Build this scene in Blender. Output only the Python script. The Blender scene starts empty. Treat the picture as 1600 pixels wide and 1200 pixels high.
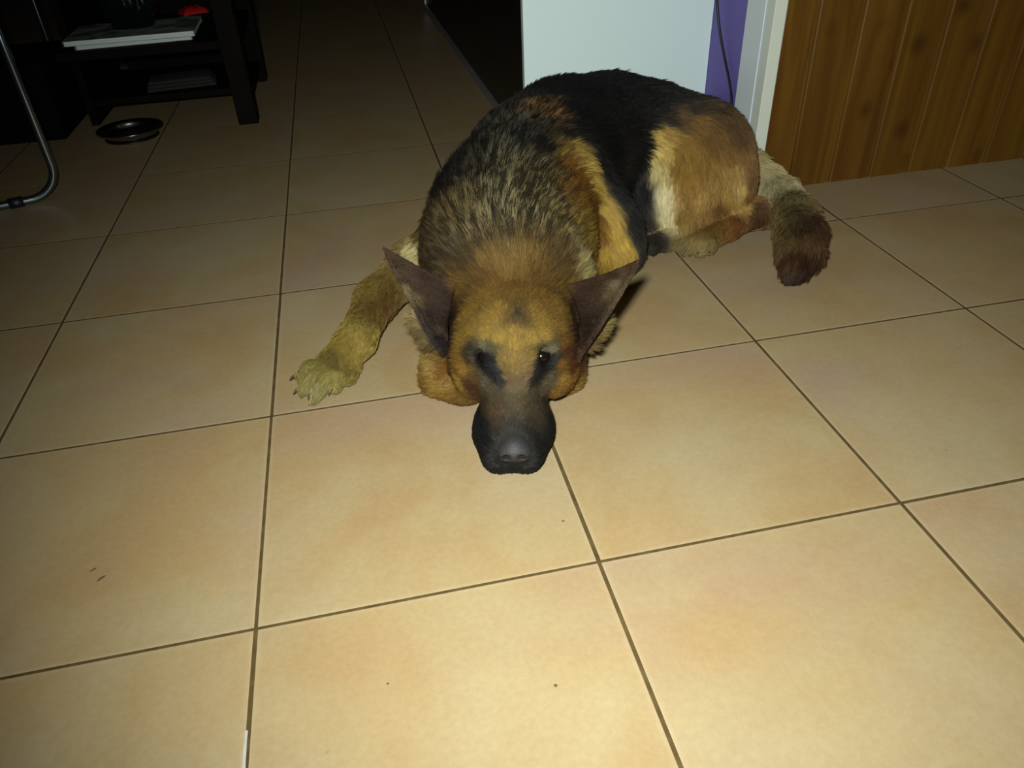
import bpy, bmesh, math, random
import numpy as np
from mathutils import Vector, Matrix
from mathutils.bvhtree import BVHTree
from mathutils import noise as mnoise

# ------------------------------------------------------------------ camera
scene = bpy.context.scene
COL = scene.collection
F_PX = 1186.59
CAM_ROT = (0.94784, 0.03876, -0.21092)
CAM_LOC = (0.16212, -0.48046, 0.58209)
cam_d = bpy.data.cameras.new('camera')
cam_d.sensor_fit = 'HORIZONTAL'
cam_d.sensor_width = 36.0
cam_d.lens = 36.0 * F_PX / 1600.0
cam_d.clip_start = 0.01
cam = bpy.data.objects.new('camera', cam_d)
cam.rotation_mode = 'XYZ'
cam.location = CAM_LOC
cam.rotation_euler = CAM_ROT
COL.objects.link(cam)
scene.camera = cam

# ------------------------------------------------------------------ world, flash, exposure
world = bpy.data.worlds.new('dim_room')
scene.world = world
world.use_nodes = True
world.node_tree.nodes['Background'].inputs[0].default_value = (0.95, 0.70, 0.90, 1)
world.node_tree.nodes['Background'].inputs[1].default_value = 0.006

from mathutils import Euler
RM = Euler(CAM_ROT, 'XYZ').to_matrix()
Rn = np.array(RM)
Cn = np.array(CAM_LOC)

# the phone's own lamp, just up and left of its lens
fl_d = bpy.data.lights.new('phone_flash', 'SPOT')
fl_d.energy = 76.0
fl_d.color = (0.93, 1.0, 0.95)
fl_d.shadow_soft_size = 0.022
fl_d.spot_size = math.radians(118)
fl_d.spot_blend = 1.0
fl = bpy.data.objects.new('phone_flash', fl_d)
FL_LOC = Vector(CAM_LOC) + RM @ Vector((-0.035, 0.060, 0.0))
fl.location = FL_LOC
FL_AIM = FL_LOC + RM @ Vector((0.20, 0.03, -1.0))
fl.rotation_euler = (FL_AIM - FL_LOC).to_track_quat('-Z', 'Y').to_euler()
COL.objects.link(fl)

scene.view_settings.view_transform = 'Standard'
scene.view_settings.look = 'None'
scene.view_settings.gamma = 1.0
scene.view_settings.use_curve_mapping = False
scene.view_settings.exposure = 0.0

FINE = True
rng = np.random.default_rng(7)
random.seed(7)


def s2l(c):
    out = []
    for v in c[:3]:
        v = v / 255.0
        out.append(v / 12.92 if v <= 0.04045 else ((v + 0.055) / 1.055) ** 2.4)
    return out


def at(x, y, h=0.0):
    """world point at height h seen at photo position x, y"""
    d = Rn @ np.array([(x - 800) / F_PX, -(y - 600) / F_PX, -1.0])
    return Cn + d * ((h - Cn[2]) / d[2])


def atX(x, y, X):
    d = Rn @ np.array([(x - 800) / F_PX, -(y - 600) / F_PX, -1.0])
    return Cn + d * ((X - Cn[0]) / d[0])


def atY(x, y, Y):
    d = Rn @ np.array([(x - 800) / F_PX, -(y - 600) / F_PX, -1.0])
    return Cn + d * ((Y - Cn[1]) / d[1])


# ------------------------------------------------------------------ helpers
def new_mat(name, color=(0.5, 0.5, 0.5), rough=0.5, metal=0.0, spec=0.5, alpha=None, trans=None):
    m = bpy.data.materials.new(name)
    m.use_nodes = True
    b = m.node_tree.nodes['Principled BSDF']
    b.inputs['Base Color'].default_value = (*color[:3], 1)
    b.inputs['Roughness'].default_value = rough
    b.inputs['Metallic'].default_value = metal
    b.inputs['Specular IOR Level'].default_value = spec
    if trans is not None:
        b.inputs['Transmission Weight'].default_value = trans
    return m


def nodes_of(m):
    nt = m.node_tree
    return nt, nt.nodes, nt.links, nt.nodes['Principled BSDF']


def mesh_obj(name, verts, faces, mat=None, parent=None, smooth=False):
    me = bpy.data.meshes.new(name)
    me.from_pydata([tuple(v) for v in verts], [], [tuple(f) for f in faces])
    me.update()
    o = bpy.data.objects.new(name, me)
    COL.objects.link(o)
    if mat:
        me.materials.append(mat)
    if smooth:
        me.polygons.foreach_set('use_smooth', [True] * len(me.polygons))
    if parent is not None:
        o.parent = parent
    return o


def bm_obj(name, bm, mat=None, parent=None, smooth=False):
    bmesh.ops.recalc_face_normals(bm, faces=bm.faces[:])
    me = bpy.data.meshes.new(name)
    bm.to_mesh(me)
    bm.free()
    o = bpy.data.objects.new(name, me)
    COL.objects.link(o)
    if mat:
        for mm in (mat if isinstance(mat, (list, tuple)) else [mat]):
            me.materials.append(mm)
    if smooth:
        me.polygons.foreach_set('use_smooth', [True] * len(me.polygons))
    if parent is not None:
        o.parent = parent
    return o


def bm_box(bm, x0, x1, y0, y1, z0, z1, bevel=0.0, mi=0):
    r = bmesh.ops.create_cube(bm, size=1.0)
    vs = r['verts']
    for v in vs:
        v.co = Vector(((x0 + x1) / 2 + v.co.x * (x1 - x0), (y0 + y1) / 2 + v.co.y * (y1 - y0), (z0 + z1) / 2 + v.co.z * (z1 - z0)))
    fs = set(f for v in vs for f in v.link_faces)
    for f in fs:
        f.material_index = mi
    if bevel > 0:
        es = list(set(e for v in vs for e in v.link_edges))
        r = bmesh.ops.bevel(bm, geom=es, offset=bevel, segments=2, affect='EDGES', profile=0.5)
        for f in r['faces']:
            f.material_index = mi
    return vs


def box_obj(name, b, mat, parent=None, bevel=0.002):
    bm = bmesh.new()
    bm_box(bm, *b, bevel=bevel)
    return bm_obj(name, bm, mat, parent)


def empty(name, loc, label, cat, group=None, rotz=0.0):
    o = bpy.data.objects.new(name, None)
    COL.objects.link(o)
    o.location = loc
    o.rotation_euler = (0, 0, rotz)
    o.empty_display_size = 0.05
    tag(o, label, cat, group)
    return o


def tag(o, label=None, cat=None, group=None, kind=None):
    if label:
        o['label'] = label
    if cat:
        o['category'] = cat
    if group:
        o['group'] = group
    if kind:
        o['kind'] = kind
    return o


def keep_parent(o, parent):
    """parent an object modelled in world coordinates to an un-rotated empty"""
    o.parent = parent
    o.matrix_parent_inverse = Matrix.Translation(-Vector(parent.location))
    return o


def smooth_path(pts, n=8):
    pts = [Vector(p) for p in pts]
    out = []
    P = [pts[0] * 2 - pts[1]] + pts + [pts[-1] * 2 - pts[-2]]
    for i in range(1, len(P) - 2):
        for k in range(n):
            t = k / n
            a, b, c, d = P[i - 1], P[i], P[i + 1], P[i + 2]
            out.append(0.5 * ((2 * b) + (c - a) * t + (2 * a - 5 * b + 4 * c - d) * t * t + (3 * b - a - 3 * c + d) * t ** 3))
    out.append(pts[-1])
    return out


def tube(bm, path, radii, seg=14, cap=True):
    path = [Vector(p) for p in path]
    if not isinstance(radii, (list, tuple)):
        radii = [radii] * len(path)
    rings = []
    up = Vector((0, 0, 1))
    t0 = (path[1] - path[0]).normalized()
    nrm = t0.cross(up)
    if nrm.length < 1e-3:
        nrm = t0.cross(Vector((1, 0, 0)))
    nrm.normalize()
    for i, p in enumerate(path):
        if i == 0:
            t = path[1] - path[0]
        elif i == len(path) - 1:
            t = path[-1] - path[-2]
        else:
            t = path[i + 1] - path[i - 1]
        t.normalize()
        nrm = (nrm - t * nrm.dot(t)).normalized()
        b = t.cross(nrm)
        rings.append([bm.verts.new(p + (nrm * math.cos(2 * math.pi * k / seg) + b * math.sin(2 * math.pi * k / seg)) * radii[i]) for k in range(seg)])
    for a, b in zip(rings, rings[1:]):
        for k in range(seg):
            bm.faces.new((a[k], a[(k + 1) % seg], b[(k + 1) % seg], b[k]))
    if cap:
        bm.faces.new(rings[0][::-1])
        bm.faces.new(rings[-1])


def lathe(bm, prof, cx=0, cy=0, seg=48, mi=0):
    rings = []
    for r, z in prof:
        if r < 1e-6:
            rings.append([bm.verts.new((cx, cy, z))])
        else:
            rings.append([bm.verts.new((cx + r * math.cos(2 * math.pi * k / seg), cy + r * math.sin(2 * math.pi * k / seg), z)) for k in range(seg)])
    for a, b in zip(rings, rings[1:]):
        for k in range(seg):
            k2 = (k + 1) % seg
            if len(a) == 1 and len(b) == 1:
                continue
            if len(a) == 1:
                bm.faces.new((a[0], b[k2], b[k]))
            elif len(b) == 1:
                bm.faces.new((a[k], a[k2], b[0]))
            else:
                bm.faces.new((a[k], a[k2], b[k2], b[k]))


# ------------------------------------------------------------------ floor of square tiles
def tile_material():
    m = new_mat('glazed_terracotta_tile', rough=0.42, spec=0.4)
    nt, N, L, b = nodes_of(m)
    geo = N.new('ShaderNodeNewGeometry')
    att = N.new('ShaderNodeAttribute')
    att.attribute_name = 'tile_rand'
    # mottled glaze: broad clouds, finer blotches, fine grain
    mp = N.new('ShaderNodeVectorMath'); mp.operation = 'ADD'
    mul = N.new('ShaderNodeVectorMath'); mul.operation = 'SCALE'
    mul.inputs['Scale'].default_value = 7.0
    L.new(att.outputs['Vector'], mul.inputs[0])
    L.new(geo.outputs['Position'], mp.inputs[0]); L.new(mul.outputs[0], mp.inputs[1])

    def noise(scale, detail, rough, dist=0.0):
        n = N.new('ShaderNodeTexNoise')
        n.inputs['Scale'].default_value = scale
        n.inputs['Detail'].default_value = detail
        n.inputs['Roughness'].default_value = rough
        n.inputs['Distortion'].default_value = dist
        L.new(mp.outputs[0], n.inputs['Vector'])
        return n
    n1 = noise(5.5, 3, 0.55, 0.4)
    n2 = noise(14, 4, 0.6, 0.2)
    n3 = noise(160, 3, 0.7)
    n4 = noise(3.6, 2, 0.5, 0.3)
    r1 = N.new('ShaderNodeValToRGB')
    r1.color_ramp.elements[0].position = 0.36; r1.color_ramp.elements[0].color = (0.385, 0.258, 0.092, 1)
    r1.color_ramp.elements[1].position = 0.66; r1.color_ramp.elements[1].color = (0.415, 0.345, 0.170, 1)
    e = r1.color_ramp.elements.new(0.5); e.color = (0.40, 0.305, 0.128, 1)
    L.new(n1.outputs['Fac'], r1.inputs['Fac'])
    r2 = N.new('ShaderNodeValToRGB')
    r2.color_ramp.elements[0].position = 0.3; r2.color_ramp.elements[0].color = (0.375, 0.285, 0.130, 1)
    r2.color_ramp.elements[1].position = 0.7; r2.color_ramp.elements[1].color = (0.42, 0.345, 0.155, 1)
    L.new(n2.outputs['Fac'], r2.inputs['Fac'])
    mx = N.new('ShaderNodeMix'); mx.data_type = 'RGBA'
    mx.inputs['Factor'].default_value = 0.38
    L.new(r1.outputs[0], mx.inputs[6]); L.new(r2.outputs[0], mx.inputs[7])
    # pinker / greyer drifts
    mx2 = N.new('ShaderNodeMix'); mx2.data_type = 'RGBA'
    rr = N.new('ShaderNodeMapRange')
    rr.inputs[1].default_value = 0.5; rr.inputs[2].default_value = 0.75; rr.inputs[3].default_value = 0; rr.inputs[4].default_value = 0.65
    L.new(n4.outputs['Fac'], rr.inputs[0]); L.new(rr.outputs[0], mx2.inputs['Factor'])
    L.new(mx.outputs[2], mx2.inputs[6]); mx2.inputs[7].default_value = (0.375, 0.275, 0.170, 1)
    # grain multiplies
    g = N.new('ShaderNodeMapRange')
    g.inputs[1].default_value = 0.3; g.inputs[2].default_value = 0.7; g.inputs[3].default_value = 0.94; g.inputs[4].default_value = 1.05
    L.new(n3.outputs['Fac'], g.inputs[0])
    vm = N.new('ShaderNodeVectorMath'); vm.operation = 'SCALE'
    tn = N.new('ShaderNodeVectorMath'); tn.operation = 'MULTIPLY'; tn.inputs[1].default_value = (0.83, 0.775, 0.90)
    L.new(mx2.outputs[2], tn.inputs[0]); L.new(tn.outputs[0], vm.inputs[0]); L.new(g.outputs[0], vm.inputs['Scale'])
    # sparse dark specks
    vo = N.new('ShaderNodeTexVoronoi'); vo.inputs['Scale'].default_value = 14
    L.new(mp.outputs[0], vo.inputs['Vector'])
    lt = N.new('ShaderNodeMath'); lt.operation = 'LESS_THAN'; lt.inputs[1].default_value = 0.028
    L.new(vo.outputs['Distance'], lt.inputs[0])
    mx3 = N.new('ShaderNodeMix'); mx3.data_type = 'RGBA'
    mm = N.new('ShaderNodeMath'); mm.operation = 'MULTIPLY'; mm.inputs[1].default_value = 0.35
    L.new(lt.outputs[0], mm.inputs[0]); L.new(mm.outputs[0], mx3.inputs['Factor'])
    L.new(vm.outputs[0], mx3.inputs[6]); mx3.inputs[7].default_value = (0.2, 0.13, 0.06, 1)
    # worn, paler rim
    rim = N.new('ShaderNodeAttribute'); rim.attribute_name = 'rim'
    mx4 = N.new('ShaderNodeMix'); mx4.data_type = 'RGBA'
    m5 = N.new('ShaderNodeMath'); m5.operation = 'MULTIPLY'; m5.inputs[1].default_value = 0.22
    L.new(rim.outputs['Fac'], m5.inputs[0]); L.new(m5.outputs[0], mx4.inputs['Factor'])
    L.new(mx3.outputs[2], mx4.inputs[6]); mx4.inputs[7].default_value = (0.46, 0.36, 0.25, 1)
    L.new(mx4.outputs[2], b.inputs['Base Color'])
    # gloss and relief
    r3 = N.new('ShaderNodeMapRange'); r3.inputs[3].default_value = 0.38; r3.inputs[4].default_value = 0.52
    L.new(n2.outputs['Fac'], r3.inputs[0]); L.new(r3.outputs[0], b.inputs['Roughness'])
    bp = N.new('ShaderNodeBump'); bp.inputs['Strength'].default_value = 0.12; bp.inputs['Distance'].default_value = 0.001
    n5 = noise(45, 3, 0.6)
    L.new(n5.outputs['Fac'], bp.inputs['Height']); L.new(bp.outputs[0], b.inputs['Normal'])
    return m


def build_floor():
    T = 0.33
    off_x = {-1: -0.0004, 0: 0.0005, 1: 0.0, 2: 0.0, 3: 0.0001, 4: -0.0002}
    off_y = {0: 0.0007, 1: -0.0010, 2: 0.0, 3: 0.0003, 4: 0.0002, 5: -0.0002}
    xs = [i * T + off_x.get(i, 0) for i in range(-6, 9)]
    ys = [j * T + off_y.get(j, 0) for j in range(-4, 13)]
    bm = bmesh.new()
    lay = bm.verts.layers.float_vector.new('tile_rand')
    rim = bm.verts.layers.float.new('rim')
    g = 0.0021
    for i in range(len(xs) - 1):
        for j in range(len(ys) - 1):
            rv = Vector((random.random() * 9, random.random() * 9, random.random() * 9))
            x0, x1, y0, y1 = xs[i] + g * (0.75 + 0.35 * random.random()), xs[i + 1] - g * (0.75 + 0.35 * random.random()), ys[j] + g * (0.65 + 0.35 * random.random()), ys[j + 1] - g * (0.65 + 0.35 * random.random())
            cols = []
            prof = [(0.0, -0.004, 1.0), (0.0, -0.00014, 1.0), (0.0007, -0.00003, 1.0), (0.0018, 0.0, 0.7), (0.0050, 0.0, 0.0)]
            rings = []
            for ins, z, rm in prof:
                ring = []
                for (cx, cy) in ((x0 + ins, y0 + ins), (x1 - ins, y0 + ins), (x1 - ins, y1 - ins), (x0 + ins, y1 - ins)):
                    v = bm.verts.new((cx, cy, z)); v[lay] = rv; v[rim] = rm
                    ring.append(v)
                rings.append(ring)
            for a, b in zip(rings, rings[1:]):
                for k in range(4):
                    bm.faces.new((a[k], a[(k + 1) % 4], b[(k + 1) % 4], b[k]))
            bm.faces.new(rings[-1])
    # the grout bed under the tiles
    q = [bm.verts.new(p) for p in ((xs[0], ys[0], -0.00022), (xs[-1], ys[0], -0.00022), (xs[-1], ys[-1], -0.00022), (xs[0], ys[-1], -0.00022))]
    f = bm.faces.new(q); f.material_index = 1
    # dried pale filler lying in one joint at the near end
    for (a, b_, w) in ((-0.36, -0.165, 0.0034), (-0.165, -0.10, 0.0016)):
        n = 24
        prev = None
        for k in range(n + 1):
            y = a + (b_ - a) * k / n
            ww = w * (0.55 + 0.45 * mnoise.noise(Vector((y * 70, 3, 0)))) + 0.0006
            cx = xs[6] - 0.0012 + 0.0008 * mnoise.noise(Vector((y * 40, 0, 0)))
            pr = [bm.verts.new((cx - ww, y, 0.0002)), bm.verts.new((cx, y, 0.0007)), bm.verts.new((cx + ww * 0.6, y, -0.0003))]
            if prev:
                for s in (0, 1):
                    ff = bm.faces.new((prev[s], prev[s + 1], pr[s + 1], pr[s])); ff.material_index = 2
            prev = pr
    grout = new_mat('dark_grout', (0.11, 0.075, 0.035), 0.9, spec=0.2)
    nt, N, L, b = nodes_of(grout)
    n = N.new('ShaderNodeTexNoise'); n.inputs['Scale'].default_value = 60; n.inputs['Detail'].default_value = 4
    geo = N.new('ShaderNodeNewGeometry'); L.new(geo.outputs['Position'], n.inputs['Vector'])
    r = N.new('ShaderNodeValToRGB')
    r.color_ramp.elements[0].position = 0.3; r.color_ramp.elements[0].color = (0.058, 0.035, 0.009, 1)
    r.color_ramp.elements[1].position = 0.75; r.color_ramp.elements[1].color = (0.105, 0.070, 0.024, 1)
    L.new(n.outputs['Fac'], r.inputs['Fac']); L.new(r.outputs[0], b.inputs['Base Color'])
    filler = new_mat('pale_filler', (0.48, 0.44, 0.40), 0.9)
    o = bm_obj('floor', bm, [tile_material(), grout, filler])
    tag(o, kind='structure')
    return o


build_floor()


# ------------------------------------------------------------------ room shell
def noise_paint(name, c1, c2, scale=25, rough=0.6, spec=0.4, bump=0.05):
    m = new_mat(name, c1, rough, spec=spec)
    nt, N, L, b = nodes_of(m)
    geo = N.new('ShaderNodeNewGeometry')
    n = N.new('ShaderNodeTexNoise'); n.inputs['Scale'].default_value = scale; n.inputs['Detail'].default_value = 5
    L.new(geo.outputs['Position'], n.inputs['Vector'])
    mx = N.new('ShaderNodeMix'); mx.data_type = 'RGBA'
    mx.inputs[6].default_value = (*c1, 1); mx.inputs[7].default_value = (*c2, 1)
    L.new(n.outputs['Fac'], mx.inputs['Factor']); L.new(mx.outputs[2], b.inputs['Base Color'])
    if bump:
        bp = N.new('ShaderNodeBump'); bp.inputs['Strength'].default_value = bump; bp.inputs['Distance'].default_value = 0.001
        n2 = N.new('ShaderNodeTexNoise'); n2.inputs['Scale'].default_value = 250
        L.new(geo.outputs['Position'], n2.inputs['Vector'])
        L.new(n2.outputs['Fac'], bp.inputs['Height']); L.new(bp.outputs[0], b.inputs['Normal'])
    return m


WOOD_Y = 0.827
purple = noise_paint('purple_wall_paint', (0.125, 0.09, 0.36), (0.15, 0.105, 0.40), 12, 0.55, bump=0.3)
tag(box_obj('wall_right', (0.957, 1.06, 0.926, 3.9, 0, 2.4), purple, bevel=0), kind='structure')
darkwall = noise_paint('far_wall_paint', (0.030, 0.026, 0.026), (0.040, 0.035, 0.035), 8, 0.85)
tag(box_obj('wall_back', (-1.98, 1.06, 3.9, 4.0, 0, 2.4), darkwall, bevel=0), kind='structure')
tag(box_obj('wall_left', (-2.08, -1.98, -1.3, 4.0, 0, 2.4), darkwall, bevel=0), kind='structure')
ceil_m = noise_paint('white_ceiling_paint', (0.6, 0.6, 0.57), (0.65, 0.65, 0.62), 8, 0.8)
tag(box_obj('ceiling', (-2.08, 2.6, -1.3, 4.0, 2.4, 2.5), ceil_m, bevel=0), kind='structure')


def pine_material():
    m = new_mat('varnished_pine', rough=0.42, spec=0.35)
    nt, N, L, b = nodes_of(m)
    geo = N.new('ShaderNodeNewGeometry')
    att = N.new('ShaderNodeAttribute'); att.attribute_name = 'board'
    sc = N.new('ShaderNodeVectorMath'); sc.operation = 'SCALE'; sc.inputs['Scale'].default_value = 5.0
    L.new(att.outputs['Vector'], sc.inputs[0])
    ad = N.new('ShaderNodeVectorMath'); ad.operation = 'ADD'
    L.new(geo.outputs['Position'], ad.inputs[0]); L.new(sc.outputs[0], ad.inputs[1])
    st = N.new('ShaderNodeMapping'); st.inputs['Scale'].default_value = (22, 22, 1.6)
    L.new(ad.outputs[0], st.inputs['Vector'])
    # knots bend the grain
    kn = N.new('ShaderNodeMapping'); kn.inputs['Scale'].default_value = (11.0, 11.0, 9.0)
    L.new(ad.outputs[0], kn.inputs['Vector'])
    vo = N.new('ShaderNodeTexVoronoi'); vo.inputs['Scale'].default_value = 1.0
    L.new(kn.outputs[0], vo.inputs['Vector'])
    kr = N.new('ShaderNodeMapRange'); kr.inputs[1].default_value = 0.05; kr.inputs[2].default_value = 0.24
    kr.inputs[3].default_value = 1; kr.inputs[4].default_value = 0
    L.new(vo.outputs['Distance'], kr.inputs[0])
    n1 = N.new('ShaderNodeTexNoise'); n1.inputs['Scale'].default_value = 1.0; n1.inputs['Detail'].default_value = 5; n1.inputs['Distortion'].default_value = 1.2
    L.new(st.outputs[0], n1.inputs['Vector'])
    r1 = N.new('ShaderNodeValToRGB')
    r1.color_ramp.elements[0].position = 0.3; r1.color_ramp.elements[0].color = (0.082, 0.030, 0.0035, 1)
    r1.color_ramp.elements[1].position = 0.72; r1.color_ramp.elements[1].color = (0.145, 0.070, 0.0075, 1)
    L.new(n1.outputs['Fac'], r1.inputs['Fac'])
    # per-board tone
    sep = N.new('ShaderNodeSeparateXYZ'); L.new(att.outputs['Vector'], sep.inputs[0])
    br = N.new('ShaderNodeMapRange'); br.inputs[2].default_value = 1.0; br.inputs[3].default_value = 0.86; br.inputs[4].default_value = 1.12
    L.new(sep.outputs['X'], br.inputs[0])
    vs = N.new('ShaderNodeVectorMath'); vs.operation = 'SCALE'
    L.new(r1.outputs[0], vs.inputs[0]); L.new(br.outputs[0], vs.inputs['Scale'])
    mx = N.new('ShaderNodeMix'); mx.data_type = 'RGBA'
    km = N.new('ShaderNodeMath'); km.operation = 'MULTIPLY'; km.inputs[1].default_value = 0.7
    L.new(kr.outputs[0], km.inputs[0]); L.new(km.outputs[0], mx.inputs['Factor'])
    L.new(vs.outputs[0], mx.inputs[6]); mx.inputs[7].default_value = (0.04, 0.013, 0.004, 1)
    L.new(mx.outputs[2], b.inputs['Base Color'])
    return m


def build_panelling():
    bm = bmesh.new()
    lay = bm.verts.layers.float_vector.new('board')
    edges = [0.913, 0.9776, 1.0660, 1.1530, 1.2405, 1.328]
    while edges[-1] < 2.55:
        edges.append(edges[-1] + 0.0875)
    for a, b in zip(edges, edges[1:]):
        rv = Vector((random.random(), random.random(), random.random()))
        y = WOOD_Y
        # tongue-and-groove board: rounded bead at the joint, V either side
        prof = [(a + 0.0012, y + 0.006), (a + 0.0030, y + 0.0010), (a + 0.0045, y), (b - 0.0100, y), (b - 0.0085, y + 0.0045), (b - 0.0062, y + 0.0045),
                (b - 0.0048, y + 0.0006), (b - 0.0025, y + 0.0002), (b - 0.0008, y + 0.003), (b - 0.0004, y + 0.006)]
        lo = []; hi = []
        for px, py in prof:
            v = bm.verts.new((px, py, 0.0)); v[lay] = rv; lo.append(v)
            v = bm.verts.new((px, py, 2.4)); v[lay] = rv; hi.append(v)
        for k in range(len(prof) - 1):
            bm.faces.new((lo[k], lo[k + 1], hi[k + 1], hi[k]))
    vs = bm_box(bm, 0.913, 2.6, WOOD_Y + 0.0055, WOOD_Y + 0.095, 0, 2.4)
    for v in vs:
        v[lay] = Vector((0.1, 0, 0))
    o = bm_obj('wall_front', bm, pine_material())
    tag(o, kind='structure')


build_panelling()

trim_m = noise_paint('cream_gloss_paint', (0.60, 0.62, 0.53), (0.64, 0.66, 0.57), 10, 0.35, 0.5)


def build_trim():
    bm = bmesh.new()
    bm_box(bm, 0.8895, 0.9128, 0.8205, 0.8440, 0, 2.4, 0.0012)
    o = bm_obj('trim_1', bm, trim_m)
    tag(o, kind='structure')
    bm = bmesh.new()
    bm_box(bm, 0.8925, 0.96, 0.8452, 0.8565, 0, 2.4, 0.0008)
    bm_box(bm, 0.8915, 0.96, 0.8578, 0.925, 0, 2.4, 0.0010)
    grey = noise_paint('grey_gloss_paint', (0.62, 0.66, 0.68), (0.66, 0.70, 0.71), 10, 0.35, 0.5)
    o = bm_obj('trim_2', bm, grey)
    tag(o, kind='structure')


build_trim()

# ------------------------------------------------------------------ kitchen units along the right wall
black_gloss = new_mat('black_lacquer', (0.006, 0.006, 0.006), 0.35, spec=0.25)
white_lam = noise_paint('white_laminate', (0.80, 0.95, 0.92), (0.83, 0.96, 0.94), 3, 0.5, 0.8, 0.0)
alu = new_mat('brushed_aluminium', (0.30, 0.29, 0.29), 0.55, 0.6)
worktop_m = noise_paint('grey_worktop', (0.12, 0.12, 0.12), (0.2, 0.2, 0.2), 90, 0.5)
SIDE_Y = 1.2


def unit(name, y0, y1, label, cat, first=False, doors=1):
    t = empty(name, (0.74, (y0 + y1) / 2, 0), label, cat, 'low black kitchen units' if not first else None)
    fx = 0.533
    keep_parent(box_obj('carcass', (fx + 0.021, 0.955, y0 + (0.022 if first else 0.001), y1 - 0.001, 0.018, 0.86), black_gloss, bevel=0.001), t)
    if first:
        bm = bmesh.new()
        bm_box(bm, fx, 0.9565, y0, y0 + 0.019, 0.0, 0.86, 0.0008)
        keep_parent(tag(bm_obj('side_panel', bm, white_lam), 'white side panel'), t)
    w = (y1 - y0 - (0.021 if first else 0.0)) / doors
    ys = y0 + (0.021 if first else 0.0)
    for k in range(doors):
        d = keep_parent(box_obj('door', (fx, fx + 0.018, ys + k * w + 0.0015, ys + (k + 1) * w - 0.0015, 0.020, 0.855), black_gloss, bevel=0.001), t)
        bm = bmesh.new()
        yy = ys + (k + 0.5) * w
        tube(bm, smooth_path([(fx, yy - 0.08, 0.79), (fx - 0.025, yy - 0.08, 0.79), (fx - 0.025, yy + 0.08, 0.79), (fx, yy + 0.08, 0.79)], 5), 0.004, 10)
        h = bm_obj('handle', bm, alu, None, True)
        h.parent = d
        h.matrix_parent_inverse = Matrix.Translation(-Vector(t.location))
        h.matrix_parent_inverse = Matrix.Identity(4)
    bm = bmesh.new()
    bm_box(bm, fx - 0.008, fx + 0.018, ys, y1 - 0.0005, 0.0, 0.017, 0.001)
    keep_parent(tag(bm_obj('plinth', bm, alu), 'brushed metal plinth'), t)
    return t


unit('kitchen_cabinet', SIDE_Y, 1.93, 'black kitchen cabinet with a white side panel facing the dog', 'cabinet', True, 1)
unit('kitchen_cabinet', 1.93, 2.53, 'black kitchen cabinet in the middle of the dark row, behind the white-sided one', 'cabinet')
ov = unit('kitchen_cabinet', 2.53, 3.13, 'farthest black kitchen cabinet with a pale metal edge strip', 'cabinet')
keep_parent(box_obj('edge_strip', (0.527, 0.533, 3.118, 3.13, 0.018, 0.86), new_mat('bright_steel', (0.6, 0.6, 0.6), 0.3, 1.0), bevel=0.001), ov)
wt = box_obj('worktop', (0.515, 0.956, SIDE_Y - 0.01, 3.135, 0.8605, 0.90), worktop_m, bevel=0.003)
tag(wt, 'grey kitchen worktop running over the black cabinets', 'worktop')

# cable hanging beside the white panel
cab_px = [(1112, -120), (1117, -60), (1120, 0), (1124, 45), (1132, 90), (1140, 130), (1143, 160), (1140, 190), (1134, 225), (1131, 262)]
pts = []
for i, (x, y) in enumerate(cab_px):
    q = atX(x, y, 0.945 - 0.006 * math.sin(i))
    if q[1] > 1.183:
        q = atY(x, y, 1.183)
    pts.append(q)
last = pts[-1]
pts = [p for p in pts if p[2] > 0.02]
e = pts[-1]
pts += [np.array([e[0] - 0.002, e[1] - 0.004, 0.008]), np.array([e[0] - 0.012, e[1] + 0.03, 0.0035]), np.array([e[0] - 0.004, e[1] + 0.09, 0.0035])]
pts = [np.array([pts[0][0] + 0.003, 1.183, 0.62])] + pts
bm = bmesh.new()
tube(bm, smooth_path(pts, 8), 0.0029, 10)
rubber = new_mat('black_rubber', (0.008, 0.008, 0.012), 0.45)
cable = bm_obj('power_cable', bm, rubber, None, True)
tag(cable, 'thin black cable hanging down the purple wall beside the white panel', 'cable')

# ------------------------------------------------------------------ dark shelf table, upper left
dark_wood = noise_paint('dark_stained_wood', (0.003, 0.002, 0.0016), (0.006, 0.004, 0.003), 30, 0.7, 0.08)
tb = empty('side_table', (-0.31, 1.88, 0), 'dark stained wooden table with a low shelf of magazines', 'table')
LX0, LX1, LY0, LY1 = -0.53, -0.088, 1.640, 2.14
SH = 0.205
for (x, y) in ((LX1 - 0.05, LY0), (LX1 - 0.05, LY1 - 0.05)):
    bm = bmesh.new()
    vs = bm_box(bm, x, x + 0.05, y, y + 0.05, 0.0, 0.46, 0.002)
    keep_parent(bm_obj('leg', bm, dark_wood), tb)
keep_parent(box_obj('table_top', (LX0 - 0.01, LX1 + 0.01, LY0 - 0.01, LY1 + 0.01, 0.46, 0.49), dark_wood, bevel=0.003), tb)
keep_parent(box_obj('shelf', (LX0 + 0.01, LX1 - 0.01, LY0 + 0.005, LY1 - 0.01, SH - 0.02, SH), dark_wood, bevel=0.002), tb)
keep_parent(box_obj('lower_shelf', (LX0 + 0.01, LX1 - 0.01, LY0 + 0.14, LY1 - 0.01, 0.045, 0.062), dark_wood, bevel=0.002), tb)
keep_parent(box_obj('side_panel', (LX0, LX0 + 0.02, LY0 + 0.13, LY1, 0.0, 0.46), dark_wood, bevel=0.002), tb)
keep_parent(box_obj('back_panel', (LX0 + 0.05, LX1 - 0.05, LY1 - 0.03, LY1 - 0.018, 0.062, 0.46), dark_wood, bevel=0.001), tb)


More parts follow.
